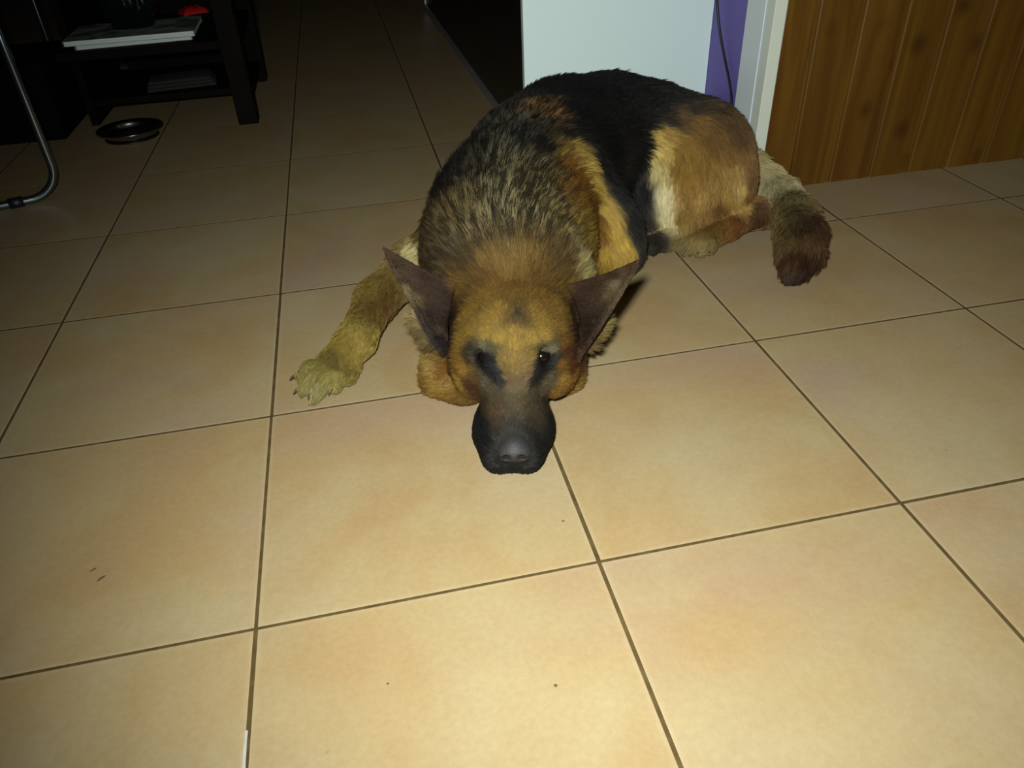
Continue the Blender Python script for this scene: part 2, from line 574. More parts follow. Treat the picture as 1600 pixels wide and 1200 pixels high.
def magazine(cx, cy, z, w, d, th, rz, cover, label):
    """closed magazine: paper block and folded cover with a spine"""
    t = empty('magazine', (cx, cy, z), label, 'magazine', 'magazines on the table shelf', rz)
    bm = bmesh.new()
    n = 6
    for k in range(n):
        j = 0.0012 * math.sin(k * 2.3)
        bm_box(bm, -w / 2 + 0.003, w / 2 - 0.002 + j, -d / 2 + 0.002 + j, d / 2 - 0.002, 0.0006 + k * (th - 0.0012) / n, 0.0006 + (k + 0.8) * (th - 0.0012) / n)
    bm_obj('pages', bm, paper_m, t)
    bm = bmesh.new()
    for (z0, z1) in ((0, 0.0006), (th - 0.0006, th)):
        bm_box(bm, -w / 2, w / 2, -d / 2, d / 2, z0, z1)
    bm_box(bm, -w / 2 - 0.0006, -w / 2, -d / 2, d / 2, 0, th)
    bm_obj('cover', bm, cover, t)
    return t


paper_m = new_mat('paper', (0.75, 0.80, 0.76), 0.7)


def cover_mat(name, c1, c2, seed):
    m = new_mat(name, c1, 0.35)
    nt, N, L, b = nodes_of(m)
    tc = N.new('ShaderNodeTexCoord')
    mp = N.new('ShaderNodeMapping'); mp.inputs['Location'].default_value = (seed, seed * 2, 0)
    L.new(tc.outputs['Object'], mp.inputs[0])
    v = N.new('ShaderNodeTexNoise'); v.inputs['Scale'].default_value = 18; v.inputs['Detail'].default_value = 3
    L.new(mp.outputs[0], v.inputs['Vector'])
    r = N.new('ShaderNodeValToRGB'); r.color_ramp.interpolation = 'LINEAR'
    r.color_ramp.elements[0].position = 0.42; r.color_ramp.elements[0].color = (*c1, 1)
    r.color_ramp.elements[1].position = 0.56; r.color_ramp.elements[1].color = (*c2, 1)
    L.new(v.outputs['Fac'], r.inputs['Fac']); L.new(r.outputs[0], b.inputs['Base Color'])
    return m


magazine(-0.347, 1.780, SH + 0.0002, 0.272, 0.20, 0.010, 0.06, cover_mat('grey_cover', (0.35, 0.38, 0.35), (0.5, 0.52, 0.48), 1.3),
         'lower pale magazine of the two lying on the table shelf')
magazine(-0.350, 1.775, SH + 0.0106, 0.305, 0.215, 0.012, 0.03, cover_mat('printed_cover', (0.10, 0.12, 0.10), (0.32, 0.36, 0.32), 4.1),
         'upper magazine with a mottled green-grey cover on the table shelf')

# crumpled clear bag standing on the magazines
def bag_object():
    bm = bmesh.new()
    bmesh.ops.create_icosphere(bm, subdivisions=5, radius=1.0)
    for v in bm.verts:
        p = v.co.copy()
        f = 1 + 0.22 * mnoise.noise(p * 1.7 + Vector((3, 1, 7))) + 0.12 * mnoise.noise(p * 4.1) + 0.05 * abs(mnoise.noise(p * 9.0))
        top = max(0.0, p.z)
        q = Vector((p.x * 0.078 * f * (1 - 0.35 * top), p.y * 0.050 * f * (1 - 0.35 * top), 0.075 * (p.z + 1) * (0.9 + 0.2 * f)))
        if p.z < -0.75:
            q.z = 0.0006
        v.co = q
    m = new_mat('smoky_plastic_film', (0.006, 0.010, 0.010), 0.18, spec=0.5)
    nt, N, L, b = nodes_of(m)
    b.inputs['Transmission Weight'].default_value = 0.35
    b.inputs['IOR'].default_value = 1.3
    o = bm_obj('plastic_bag', bm, m, None, True)
    o.location = (-0.355, 1.79, SH + 0.0228)
    tag(o, 'crumpled smoky grey plastic bag standing on the magazines', 'bag')


bag_object()

# slim silver-edged tablet leaning flat behind the magazines
def slim_tray():
    t = empty('serving_tray', (-0.290, 2.026, SH), 'flat dark tray with a thin silver rim at the back of the shelf', 'tray', None, 0.34)
    bm = bmesh.new(); bm_box(bm, -0.085, 0.085, -0.045, 0.045, 0.0005, 0.006, 0.001)
    bm_obj('tray_base', bm, dark_wood, t)
    bm = bmesh.new()
    tube(bm, [(-0.085, -0.045, 0.0075), (0.085, -0.045, 0.0075), (0.085, 0.045, 0.0075), (-0.085, 0.045, 0.0075), (-0.085, -0.045, 0.0075)], 0.0017, 8)
    bm_obj('rim', bm, new_mat('polished_silver', (0.9, 0.9, 0.9), 0.15, 1.0), t, True)


slim_tray()

# red crumpled packet, right end of the shelf
def packet():
    bm = bmesh.new()
    bmesh.ops.create_grid(bm, x_segments=24, y_segments=16, size=0.5)
    for v in bm.verts:
        x, y = v.co.x, v.co.y
        edge = max(abs(x), abs(y)) * 2
        z = 0.016 * (1 - edge ** 4) + 0.008 * mnoise.noise(Vector((x * 5, y * 5, 2))) * (1 - edge)
        v.co = Vector((x * 0.10, y * 0.07, z + 0.002))
    ext = bmesh.ops.extrude_face_region(bm, geom=bm.faces[:])
    for g in ext['geom']:
        if isinstance(g, bmesh.types.BMVert):
            g.co.z = 0.0006
    m = new_mat('red_foil', (0.42, 0.012, 0.010), 0.4)
    o = bm_obj('snack_packet', bm, m, None, True)
    o.location = (-0.245, 2.048, SH + 0.0058)
    o.scale = (0.75, 0.75, 1.0)
    o.rotation_euler = (0, 0, 0.5)
    tag(o, 'small crumpled red foil packet lying on the tray', 'packet')


packet()

# folded grey cloth on the lower shelf
def cloth():
    bm = bmesh.new()
    for k in range(3):
        vs = bm_box(bm, -0.09 + k * 0.004, 0.09 - k * 0.006, -0.05, 0.05 - k * 0.004, k * 0.009, k * 0.009 + 0.008, 0.0025)
    for v in bm.verts:
        v.co.z += 0.002 * mnoise.noise(v.co * 25) + 0.001
        v.co.z = max(v.co.z, 0.0003)
    o = bm_obj('folded_cloth', bm, noise_paint('grey_cotton', (0.022, 0.018, 0.018), (0.03, 0.025, 0.025), 60, 0.9), None, True)
    o.location = (-0.29, 1.86, 0.0625)
    o.rotation_euler = (0, 0, 0.1)
    tag(o, 'folded dark grey cloth lying on the bottom shelf of the table', 'cloth')


cloth()

# ------------------------------------------------------------------ steel dish on the floor
def dish():
    t = empty('dog_bowl', (-0.402, 1.632, 0), 'shallow round stainless steel dog bowl on the dark floor tiles', 'bowl')
    bm = bmesh.new()
    prof = [(0.0, 0.003), (0.050, 0.003), (0.060, 0.0045), (0.066, 0.0075), (0.070, 0.012), (0.072, 0.018), (0.074, 0.024), (0.080, 0.0268), (0.088, 0.0275), (0.0895, 0.0262), (0.088, 0.0245),
            (0.0815, 0.0245), (0.0755, 0.0235), (0.0735, 0.018), (0.0715, 0.011), (0.067, 0.006), (0.064, 0.0008), (0.0, 0.0008)]
    lathe(bm, prof, seg=72)
    bm_obj('dish', bm, new_mat('stainless_steel', (0.35, 0.33, 0.32), 0.22, 1.0), t, True)
    bm = bmesh.new()
    lathe(bm, [(0.062, 0.0002), (0.072, 0.0002), (0.073, 0.002), (0.0685, 0.0038), (0.063, 0.0007), (0.062, 0.0002)], seg=60)
    tag(bm_obj('rubber_ring', bm, rubber, t, True), 'black rubber ring')


dish()
for _o in COL.objects:
    if _o.name == 'dog_bowl':
        _o.scale = (0.9, 0.9, 0.9)

# ------------------------------------------------------------------ folding table, only a steel foot in view
def folding_table():
    c = Vector(at(98, 302, 0.0095))
    far = Vector(at(0, 322, 0.0095))
    d = far - c; d.z = 0; d.normalize()
    c2 = Vector((-0.655, 2.06, 0.0095))
    up = Vector((0, 0, 1))
    mid = (c + c2) / 2 + d * 0.25
    root = empty('folding_table', (mid.x, mid.y, 0), 'folding table on bent steel tube feet at the left edge', 'table')
    steel = new_mat('chromed_tube', (0.22, 0.27, 0.29), 0.22, 0.95)
    L, R = 0.5, 0.062
    for base in (c, c2):
        pth = [base + up * 0.70, base + up * 0.25]
        for k in range(0, 10):
            a = k / 9 * math.pi / 2
            pth.append(base + d * (R - R * math.cos(a)) + up * (R - R * math.sin(a)))
        pth.append(base + d * 0.25)
        for k in range(0, 10):
            a = k / 9 * math.pi / 2
            pth.append(base + d * (L - R + R * math.sin(a)) + up * (R - R * math.cos(a)))
        pth.append(base + d * L + up * 0.70)
        bm = bmesh.new()
        tube(bm, pth, 0.0082, 18)
        fr = tag(bm_obj('leg', bm, steel, None, True), 'bent steel tube leg')
        keep_parent(fr, root)
        for q in (0.088, 0.40):
            bm = bmesh.new()
            a = base + d * q
            tube(bm, [a - d * 0.014, a - d * 0.0135, a + d * 0.0135, a + d * 0.014], [0.0082, 0.0112, 0.0112, 0.0082], 18)
            for v in bm.verts:
                v.co.z = max(v.co.z, 0.0003)
            keep_parent(tag(bm_obj('foot_clip', bm, rubber, None, True), 'black plastic foot clip'), root)
    bm = bmesh.new()
    p0, p1 = c - Vector((-0.03, 0.06, 0)), c2 + Vector((0.03, 0.06, 0))
    q = [p0, p1, p1 + d * 0.56, p0 + d * 0.56]
    lo = [bm.verts.new((p.x, p.y, 0.705)) for p in q]
    hi = [bm.verts.new((p.x, p.y, 0.73)) for p in q]
    bm.faces.new(lo[::-1]); bm.faces.new(hi)
    for k in range(4):
        bm.faces.new((lo[k], lo[(k + 1) % 4], hi[(k + 1) % 4], hi[k]))
    keep_parent(bm_obj('table_top', bm, dark_wood), root)


folding_table()


def storage_box():
    x0, x1, y0, y1 = -1.02, -0.569, 1.668, 1.95
    t = empty('storage_box', ((x0 + x1) / 2, (y0 + y1) / 2, 0), 'matt black storage box on the floor behind the steel table foot', 'box')
    m = noise_paint('black_cardboard', (0.003, 0.003, 0.0035), (0.005, 0.005, 0.0055), 40, 0.9, 0.05)
    keep_parent(box_obj('box_body', (x0, x1, y0, y1, 0.0, 0.150), m, bevel=0.004), t)
    keep_parent(box_obj('lid', (x0 - 0.004, x1 + 0.004, y0 - 0.004, y1 + 0.004, 0.151, 0.185), m, bevel=0.004), t)


storage_box()

# ------------------------------------------------------------------ crumbs on the floor
crumb_m = new_mat('dark_crumb', (0.09, 0.045, 0.018), 0.7)
for (px, py, ln, w, rz, lab) in (
        (146, 891, 0.0035, 0.0012, 0.6, 'upper of two dark seed-like crumbs on the left tile'),
        (158, 905, 0.0048, 0.0014, 0.75, 'lower and larger of two dark seed-like crumbs on the left tile'),
        (880, 815, 0.0014, 0.0013, 0, 'tiny dark round crumb on the tile in front of the dog, left of the joint'),
        (868, 1072, 0.0016, 0.0014, 0, 'tiny dark round crumb on the nearest bright tile'),
        (606, 1069, 0.0012, 0.0009, 0.3, 'tiny brown crumb on the nearest tile, near its left edge')):
    bm = bmesh.new()
    bmesh.ops.create_icosphere(bm, subdivisions=2, radius=1.0)
    for v in bm.verts:
        f = 1 + 0.3 * mnoise.noise(v.co * 2 + Vector((px, py, 0)))
        v.co = Vector((v.co.x * ln * f, v.co.y * w * f * (1 - 0.35 * abs(v.co.x)), (v.co.z + 0.9) * w * 0.6))
        v.co.z = max(v.co.z, 0.0)
    o = bm_obj('crumb', bm, crumb_m, None, True)
    o.location = tuple(at(px, py, 0.0) + np.array([0, 0, 0.0002]))
    o.rotation_euler = (0, 0, rz)
    tag(o, lab, 'crumb', 'crumbs on the tiles')

#DOG#
COAT_GAIN = 0.515
N_STRANDS = 300000
# ------------------------------------------------------------------ the dog
# The body is one continuous skin: limbs, trunk, neck and skull are blended as
# a smooth distance field in metres and turned into a single closed mesh.
VOX = 0.0026
LO = np.array([-0.05, 0.06, -0.012])
HI = np.array([1.00, 1.16, 0.34])
NG = np.ceil((HI - LO) / VOX).astype(int)


class Field:
    def __init__(self, lo, n, vox):
        self.lo, self.n, self.vox = np.array(lo, float), n, vox
        self.a = np.full(tuple(n), 0.08, np.float32)
        self.flow = []

    def region(self, blo, bhi):
        i0 = np.clip(np.floor((blo - self.lo) / self.vox).astype(int), 0, self.n)
        i1 = np.clip(np.ceil((bhi - self.lo) / self.vox).astype(int) + 1, 0, self.n)
        sl = tuple(slice(a, b) for a, b in zip(i0, i1))
        ax = [self.lo[k] + self.vox * np.arange(i0[k], i1[k], dtype=np.float32) for k in range(3)]
        return sl, np.meshgrid(*ax, indexing='ij')

    def merge(self, sl, d, k, sub=False):
        a = self.a[sl]
        if sub:
            d = -d
            h = np.maximum(k - np.abs(a - d), 0) / k
            self.a[sl] = np.maximum(a, d) + h * h * k * 0.25
        else:
            h = np.maximum(k - np.abs(a - d), 0) / k
            self.a[sl] = np.minimum(a, d) - h * h * k * 0.25

    def cone(self, p, q, r1, r2, k=0.02, sub=False, flow=None, squash=None):
        p, q = np.array(p, float), np.array(q, float)
        m = max(r1, r2) + k + 0.03
        sl, (X, Y, Z) = self.region(np.minimum(p, q) - m, np.maximum(p, q) + m)
        if X.size == 0:
            return
        d = q - p
        L2 = max(d @ d, 1e-9)
        t = np.clip(((X - p[0]) * d[0] + (Y - p[1]) * d[1] + (Z - p[2]) * d[2]) / L2, 0, 1)
        D = np.sqrt((X - p[0] - t * d[0]) ** 2 + (Y - p[1] - t * d[1]) ** 2 + (Z - p[2] - t * d[2]) ** 2) - (r1 + (r2 - r1) * t)
        self.merge(sl, D, k, sub)
        self.flow.append((p, q, max(r1, r2), flow))

    def ell(self, c, r, ax=None, k=0.02, sub=False, flow=None):
        """ellipsoid, ax = 3 rows of local axes in world space"""
        c, r = np.array(c, float), np.array(r, float)
        ax = np.eye(3) if ax is None else np.array(ax, float)
        ax = ax / np.linalg.norm(ax, axis=1, keepdims=True)
        m = max(r) + k + 0.02
        sl, (X, Y, Z) = self.region(c - m, c + m)
        if X.size == 0:
            return
        dx, dy, dz = X - c[0], Y - c[1], Z - c[2]
        l = [(ax[i][0] * dx + ax[i][1] * dy + ax[i][2] * dz) for i in range(3)]
        k0 = np.sqrt(sum((l[i] / r[i]) ** 2 for i in range(3)))
        k1 = np.sqrt(sum((l[i] / r[i] ** 2) ** 2 for i in range(3)))
        D = k0 * (k0 - 1) / np.maximum(k1, 1e-6)
        D = np.where(k0 < 1e-3, -min(r), D)
        self.merge(sl, D.astype(np.float32), k, sub)

    def mesh(self, band=0.02):
        import openvdb
        a = np.clip(self.a, -band, band).astype(np.float32)
        g = openvdb.FloatGrid(band)
        g.copyFromArray(a, tolerance=1e-6)
        pts, quads = g.convertToQuads(0.0)
        pts = np.asarray(pts, float) * self.vox + self.lo
        quads = np.asarray(quads, int)
        # keep only the largest connected piece
        par = np.arange(len(pts))
        def relabel(par):
            while True:
                m = par[quads].min(axis=1)
                new = par.copy()
                for c in range(4):
                    np.minimum.at(new, quads[:, c], m)
                new = new[new]
                if np.array_equal(new, par):
                    return par
                par = new
        par = relabel(par)
        ids, cnt = np.unique(par, return_counts=True)
        best = ids[np.argmax(cnt)]
        keep = par == best
        mp = -np.ones(len(pts), int)
        mp[keep] = np.arange(keep.sum())
        q = quads[keep[quads[:, 0]]]
        return pts[keep], mp[q]


F = Field(LO, NG, VOX)

# skull frame: s runs back from the nose tip, t to the photo's right, h up
HO = np.array([0.272, 0.137, 0.0])
HU = np.array([0.24, 0.971, 0.0]); HU /= np.linalg.norm(HU)
HV = np.array([HU[1], -HU[0], 0.0])
HZ = np.array([0, 0, 1.0])
HAX = [HU, HV, HZ]


def H(s, t, h):
    return HO + HU * s + HV * t + HZ * h


Z3 = np.array([0, 0, 1.0])
back = HU

# --- trunk, bowed away from the viewer
spine = [
    ((0.330, 0.470, 0.118), 0.092),
    ((0.378, 0.580, 0.130), 0.106),
    ((0.440, 0.685, 0.130), 0.117),
    ((0.510, 0.775, 0.128), 0.122),
    ((0.600, 0.815, 0.122), 0.118),
    ((0.675, 0.810, 0.112), 0.106),
    ((0.735, 0.780, 0.100), 0.092),
]
for (a, ra), (b, rb) in zip(spine, spine[1:]):
    F.cone(a, b, ra, rb, k=0.03, flow=np.array(b) - np.array(a))
# --- neck
F.cone(H(0.19, 0, 0.088), (0.330, 0.470, 0.118), 0.066, 0.090, k=0.03, flow=np.array([0.33, 0.47, 0.12]) - H(0.19, 0, 0.1))
F.ell(H(0.275, 0.0, 0.098), (0.07, 0.098, 0.078), HAX, k=0.04)
F.ell((0.352, 0.50, 0.10), (0.115, 0.10, 0.10), None, k=0.04)
# --- shoulders and upper arms
F.ell((0.305, 0.575, 0.095), (0.050, 0.085, 0.078), [(0.93, 0.35, 0), (-0.35, 0.93, 0.0), (0, 0, 1)], k=0.04)
F.cone((0.44, 0.60, 0.155), (0.515, 0.590, 0.075), 0.075, 0.055, k=0.03, flow=np.array([0.10, -0.04, -0.12]))
F.cone((0.50, 0.585, 0.09), (0.525, 0.575, 0.05), 0.055, 0.046, k=0.03, flow=np.array([0.02, -0.06, -0.08]))
# right forearm folded in under the chest
F.cone((0.525, 0.575, 0.045), (0.42, 0.46, 0.035), 0.042, 0.030, k=0.02, flow=np.array([-0.10, -0.11, 0]))
F.cone((0.42, 0.46, 0.033), (0.36, 0.39, 0.026), 0.029, 0.024, k=0.02)
# left foreleg reaching out to the side
EL = np.array([0.216, 0.592, 0.052])
F.cone((0.295, 0.575, 0.080), EL, 0.055, 0.038, k=0.03, flow=EL - np.array([0.295, 0.575, 0.08]))
W0 = at(588, 468, 0.040); W1 = at(556, 532, 0.032)
F.cone(EL, W0, 0.034, 0.0275, k=0.02, flow=W0 - EL)
F.cone(W0, W1, 0.0275, 0.0245, k=0.02, flow=W1 - W0)
PM = at(518, 575, 0.022)
F.cone(W1, PM, 0.0245, 0.0235, k=0.015, flow=PM - W1)
PD = PM - W1; PD[2] = 0; PD /= np.linalg.norm(PD)
PV = np.array([-PD[1], PD[0], 0])


def toe(base, tip, r, k=0.006, up=0.0):
    """one toe: low knuckle, then rounded pad"""
    base, tip = np.array(base), np.array(tip)
    mid = (base + tip) / 2 + np.array([0, 0, 0.0045 + up])
    F.cone(base, mid, r * 0.9, r * 0.98, k=k)
    F.cone(mid, tip, r * 0.98, r * 0.86, k=k)


claws = []   # (position, direction, size)
toes_px = [(472, 588, 0.012, 0.0105), (478, 606, 0.012, 0.0115), (498, 611, 0.012, 0.0115), (524, 603, 0.012, 0.0105)]
bases_px = [(500, 572, 0.024), (506, 582, 0.026), (516, 586, 0.026), (535, 580, 0.022)]
for (tx, ty, th, tr), (bx, by, bh) in zip(toes_px, bases_px):
    b_, t_ = at(bx, by, bh), at(tx, ty, th)
    toe(b_, t_, tr)
    dd = t_ - b_; dd[2] = 0; dd /= np.linalg.norm(dd)
    claws.append((t_ + dd * tr * 0.62 + Z3 * 0.001, dd, 0.0105))
F.cone(at(545, 590, 0.012), at(552, 572, 0.016), 0.010, 0.011, k=0.01)

# --- hindquarters
F.ell((0.732, 0.760, 0.110), (0.090, 0.075, 0.090), [(0.93, -0.30, -0.15), (0.30, 0.95, 0), (0, 0, 1)], k=0.04)
# thigh of the near hind leg: hip to knee
HIP, KN = np.array([0.752, 0.742, 0.102]), np.array([0.665, 0.690, 0.075])
F.cone(HIP, KN, 0.078, 0.060, k=0.025, flow=np.array([-0.02, -0.10, -0.10]))
F.ell((0.72, 0.70, 0.075), (0.075, 0.052, 0.078), [(1, -0.05, 0), (0.05, 1, 0), (0, 0, 1)], k=0.03)
F.ell((0.768, 0.700, 0.074), (0.052, 0.050, 0.066), None, k=0.03)
# shank to hock, then hind foot
HK = at(1178, 332, 0.030)
F.cone(KN - np.array([-0.02, 0.02, 0.035]), HK, 0.034, 0.023, k=0.012, flow=HK - KN)
HP = at(1098, 377, 0.020)
F.cone(HK, (HK + HP) / 2 + np.array([0, 0, -0.004]), 0.0225, 0.019, k=0.010, flow=HP - HK)
F.cone((HK + HP) / 2 + np.array([0, 0, -0.004]), HP, 0.019, 0.020, k=0.010, flow=HP - HK)
F.cone(HK, HK + np.array([0.008, 0.012, 0.004]), 0.022, 0.017, k=0.01)
for (bx, by, tx, ty, r) in ((1092, 375, 1066, 386, 0.0098), (1096, 378, 1078, 391, 0.0106), (1104, 380, 1096, 393, 0.0106), (1112, 378, 1110, 390, 0.0095)):
    b_, t_ = at(bx, by, 0.022), at(tx, ty, 0.0115)
    toe(b_, t_, r)
    dd = t_ - b_; dd[2] = 0; dd /= np.linalg.norm(dd)
    claws.append((t_ + dd * r * 0.65, dd, 0.009))
# far hind foot poking out from under the belly
FP0, FP1 = at(1040, 376, 0.018), at(1008, 384, 0.014)
F.cone(FP0 + np.array([0.03, 0.02, 0.006]), FP0, 0.020, 0.018, k=0.012, flow=FP1 - FP0)
F.cone(FP0, FP1, 0.018, 0.014, k=0.012, flow=FP1 - FP0)
for (bx, by, tx, ty, r) in ((1012, 380, 996, 388, 0.008), (1018, 384, 1006, 393, 0.008), (1026, 385, 1020, 394, 0.008)):
    toe(at(bx, by, 0.014), at(tx, ty, 0.0085), r)

# --- tail, curling forward on the floor
tail = [(1168, 262, 0.062, 0.030), (1194, 280, 0.045, 0.027), (1218, 306, 0.033, 0.030), (1240, 336, 0.031, 0.033),
        (1250, 368, 0.031, 0.034), (1250, 396, 0.028, 0.030), (1243, 416, 0.021, 0.020), (1238, 428, 0.012, 0.010)]
tp = [at(x, y, h) for x, y, h, r in tail]
F.cone((0.78, 0.760, 0.085), tp[0], 0.042, 0.030, k=0.03, flow=tp[0] - np.array([0.79, 0.765, 0.085]))
for i in range(len(tp) - 1):
    F.cone(tp[i], tp[i + 1], tail[i][3], tail[i + 1][3], k=0.012, flow=tp[i + 1] - tp[i])

# --- skull
F.ell(H(0.150, 0, 0.088), (0.072, 0.064, 0.050), HAX, k=0.02, flow=None)
F.ell(H(0.195, 0, 0.088), (0.050, 0.062, 0.050), HAX, k=0.02)
F.cone(H(0.105, 0, 0.088), H(0.150, 0, 0.104), 0.030, 0.038, k=0.02, flow=HU)
for sg in (-1, 1):
    F.ell(H(0.150, sg * 0.045, 0.062), (0.050, 0.034, 0.048), HAX, k=0.02)          # cheek muscle
    F.ell(H(0.128, sg * 0.033, 0.112), (0.016, 0.016, 0.010), HAX, k=0.014)         # brow
# ruff and jowls lie unevenly, the head is rolled a little onto its right side
F.ell(at(699, 572, 0.036), (0.032, 0.031, 0.034), HAX, k=0.022)
F.ell(at(704, 594, 0.019), (0.027, 0.034, 0.0195), HAX, k=0.014)
F.ell(at(730, 606, 0.018), (0.024, 0.026, 0.018), HAX, k=0.014)
F.ell(at(878, 565, 0.036), (0.034, 0.026, 0.034), HAX, k=0.022)
F.ell(at(877, 588, 0.018), (0.025, 0.024, 0.018), HAX, k=0.012)
# tufts in front of the ear roots
F.cone(at(674, 528, 0.085), at(652, 494, 0.108), 0.013, 0.009, k=0.010, flow=np.array([-0.03, 0.0, 0.05]))
F.cone(at(917, 532, 0.075), at(940, 504, 0.092), 0.012, 0.008, k=0.010, flow=np.array([0.03, 0.0, 0.05]))
# folds in the left cheek
F.cone(at(712, 560, 0.056), at(706, 604, 0.036), 0.0045, 0.004, k=0.008, sub=True)
# muzzle
F.cone(H(0.028, 0, 0.040), H(0.120, 0, 0.072), 0.0215, 0.030, k=0.02, flow=HU)
F.ell(H(0.070, 0, 0.036), (0.068, 0.034, 0.032), HAX, k=0.015)
F.cone(H(0.024, 0, 0.016), H(0.150, 0, 0.020), 0.016, 0.030, k=0.015)               # lower jaw
for sg in (-1, 1):
    F.ell(H(0.062, sg * 0.026, 0.025), (0.044, 0.0215, 0.024), HAX, k=0.012)        # flews
    F.ell(H(0.017, sg * 0.016, 0.024), (0.022, 0.019, 0.020), HAX, k=0.012)
    F.ell(H(0.118, sg * 0.022, 0.060), (0.026, 0.017, 0.022), HAX, k=0.02)          # under the eye
# eye sockets
EYES = []
for sg in (-1, 1):
    e = H(0.1090, 0.0016 + sg * 0.0315, 0.0925)
    EYES.append(e)
    F.ell(e + HU * -0.003 + HZ * 0.005, (0.0145, 0.0130, 0.0120), HAX, k=0.008, sub=True)
    # upper and lower lid
    F.ell(e + HU * 0.0062 + HZ * 0.0088, (0.0105, 0.0155, 0.0068), [HU, HV, HZ], k=0.004)
    F.ell(e + HU * -0.0060 + HZ * -0.0085 + HV * sg * 0.002, (0.0060, 0.0130, 0.0040), [HU, HV, HZ], k=0.006)
    # tear line
    F.cone(H(0.100, sg * 0.026, 0.086), H(0.088, sg * 0.018, 0.080), 0.0045, 0.003, k=0.008, sub=True)
# mouth line between flews and jaw
for sg in (-1, 1):
    F.cone(H(0.022, sg * 0.034, 0.010), H(0.080, sg * 0.050, 0.012), 0.0035, 0.003, k=0.004, sub=True)

# --- ears: cupped leaves held out sideways
def ear(base_in, base_out, tip, cup, sg):
    bi, bo, tp_ = np.array(base_in), np.array(base_out), np.array(tip)
    n = np.cross(bo - bi, tp_ - bi); n /= np.linalg.norm(n)
    if n @ (Cn - bi) < 0:
        n = -n
    NU, NV = 46, 34
    P = []
    R = []
    for i in range(NU + 1):
        u = i / NU
        a = bi + (tp_ - bi) * u
        b = bo + (tp_ - bo) * u
        # the outer rim bellies out a little, the inner one too
        bulge = math.sin(math.pi * u) * 0.003
        ax = (b - a)
        L = np.linalg.norm(ax)
        ax = ax / max(L, 1e-6) if L > 1e-4 else (bo - bi) / np.linalg.norm(bo - bi)
        a2 = a + ax * bulge * 0.9
        b2 = b + ax * bulge
        for j in range(NV + 1):
            v = j / NV
            depth = math.sin(math.pi * v) ** 0.8 * cup * (1 - u) ** 0.6
            P.append(a2 + (b2 - a2) * v - n * depth)
            R.append(0.0026 + 0.0016 * (1 - u))
    P = np.array(P); R = np.array(R)
    return P, R, n


def dots(P, R, k):
    m = 0.016
    sl, (X, Y, Z) = F.region(P.min(0) - m, P.max(0) + m)
    D = np.full(X.shape, 0.05, np.float32)
    off = np.array([s.start for s in sl])
    w = int(0.012 / VOX) + 1
    for p, r in zip(P, R):
        c = np.round((p - F.lo) / F.vox).astype(int) - off
        a = np.maximum(c - w, 0); b = np.minimum(c + w + 1, D.shape)
        if np.any(b <= a):
            continue
        s = tuple(slice(x, y) for x, y in zip(a, b))
        d = np.sqrt((X[s] - p[0]) ** 2 + (Y[s] - p[1]) ** 2 + (Z[s] - p[2]) ** 2) - r
        D[s] = np.minimum(D[s], d)
    F.merge(sl, D, k)


eL = ear(at(708, 444, 0.140), at(692, 552, 0.080), at(601, 389, 0.185), 0.022, -1)
eR = ear(at(890, 448, 0.138), at(901, 560, 0.074), at(996, 409, 0.185), 0.022, 1)
EARS = [eL, eR]
for P_, R_, n_ in EARS:
    dots(P_, R_, 0.008)

# floor contact: nothing dips below the tiles
zz = (F.lo[2] + F.vox * np.arange(F.n[2], dtype=np.float32))[None, None, :]
F.a = np.maximum(F.a, 0.0012 - zz)

pts, quads = F.mesh()


def laplace(pts, quads, it, lam=0.5, w=None):
    e = np.concatenate([quads[:, [0, 1]], quads[:, [1, 2]], quads[:, [2, 3]], quads[:, [3, 0]]])
    for _ in range(it):
        acc = np.zeros_like(pts); cnt = np.zeros(len(pts))
        for k in range(3):
            acc[:, k] = np.bincount(e[:, 0], pts[e[:, 1], k], len(pts)) + np.bincount(e[:, 1], pts[e[:, 0], k], len(pts))
        cnt = np.bincount(e[:, 0], minlength=len(pts)) + np.bincount(e[:, 1], minlength=len(pts))
        avg = acc / np.maximum(cnt, 1)[:, None]
        pts = pts + (avg - pts) * lam * (1.0 if w is None else w[:, None])
    return pts


pts = laplace(pts, quads, 3, 0.5)
pts[:, 2] = np.maximum(pts[:, 2], 0.0008)

skin_mat = bpy.data.materials.new('dog_coat_skin')
skin_mat.use_nodes = True
_b = skin_mat.node_tree.nodes['Principled BSDF']
_a = skin_mat.node_tree.nodes.new('ShaderNodeAttribute'); _a.attribute_name = 'coat'
skin_mat.node_tree.links.new(_a.outputs['Color'], _b.inputs['Base Color'])
_b.inputs['Roughness'].default_value = 0.75
_b.inputs['Specular IOR Level'].default_value = 0.15

dog = mesh_obj('dog', pts, quads.tolist(), skin_mat, None, True)
tag(dog, 'black and tan shepherd dog lying on the tiles with its chin on the floor', 'dog')
dog.data.update()
NV_ = len(pts)
nrm = np.empty(NV_ * 3, np.float32)
dog.data.vertices.foreach_get('normal', nrm)
nrm = nrm.reshape(-1, 3).astype(float)
if ((pts[:2000] * 0 + nrm[:2000]) @ np.ones(3)).shape and True:
    # make sure the faces look outwards
    top = np.argmax(pts[:, 2])
    if nrm[top, 2] < 0:
        dog.data.flip_normals()
        nrm = -nrm

bvh = BVHTree.FromPolygons([Vector(p) for p in pts], quads.tolist())


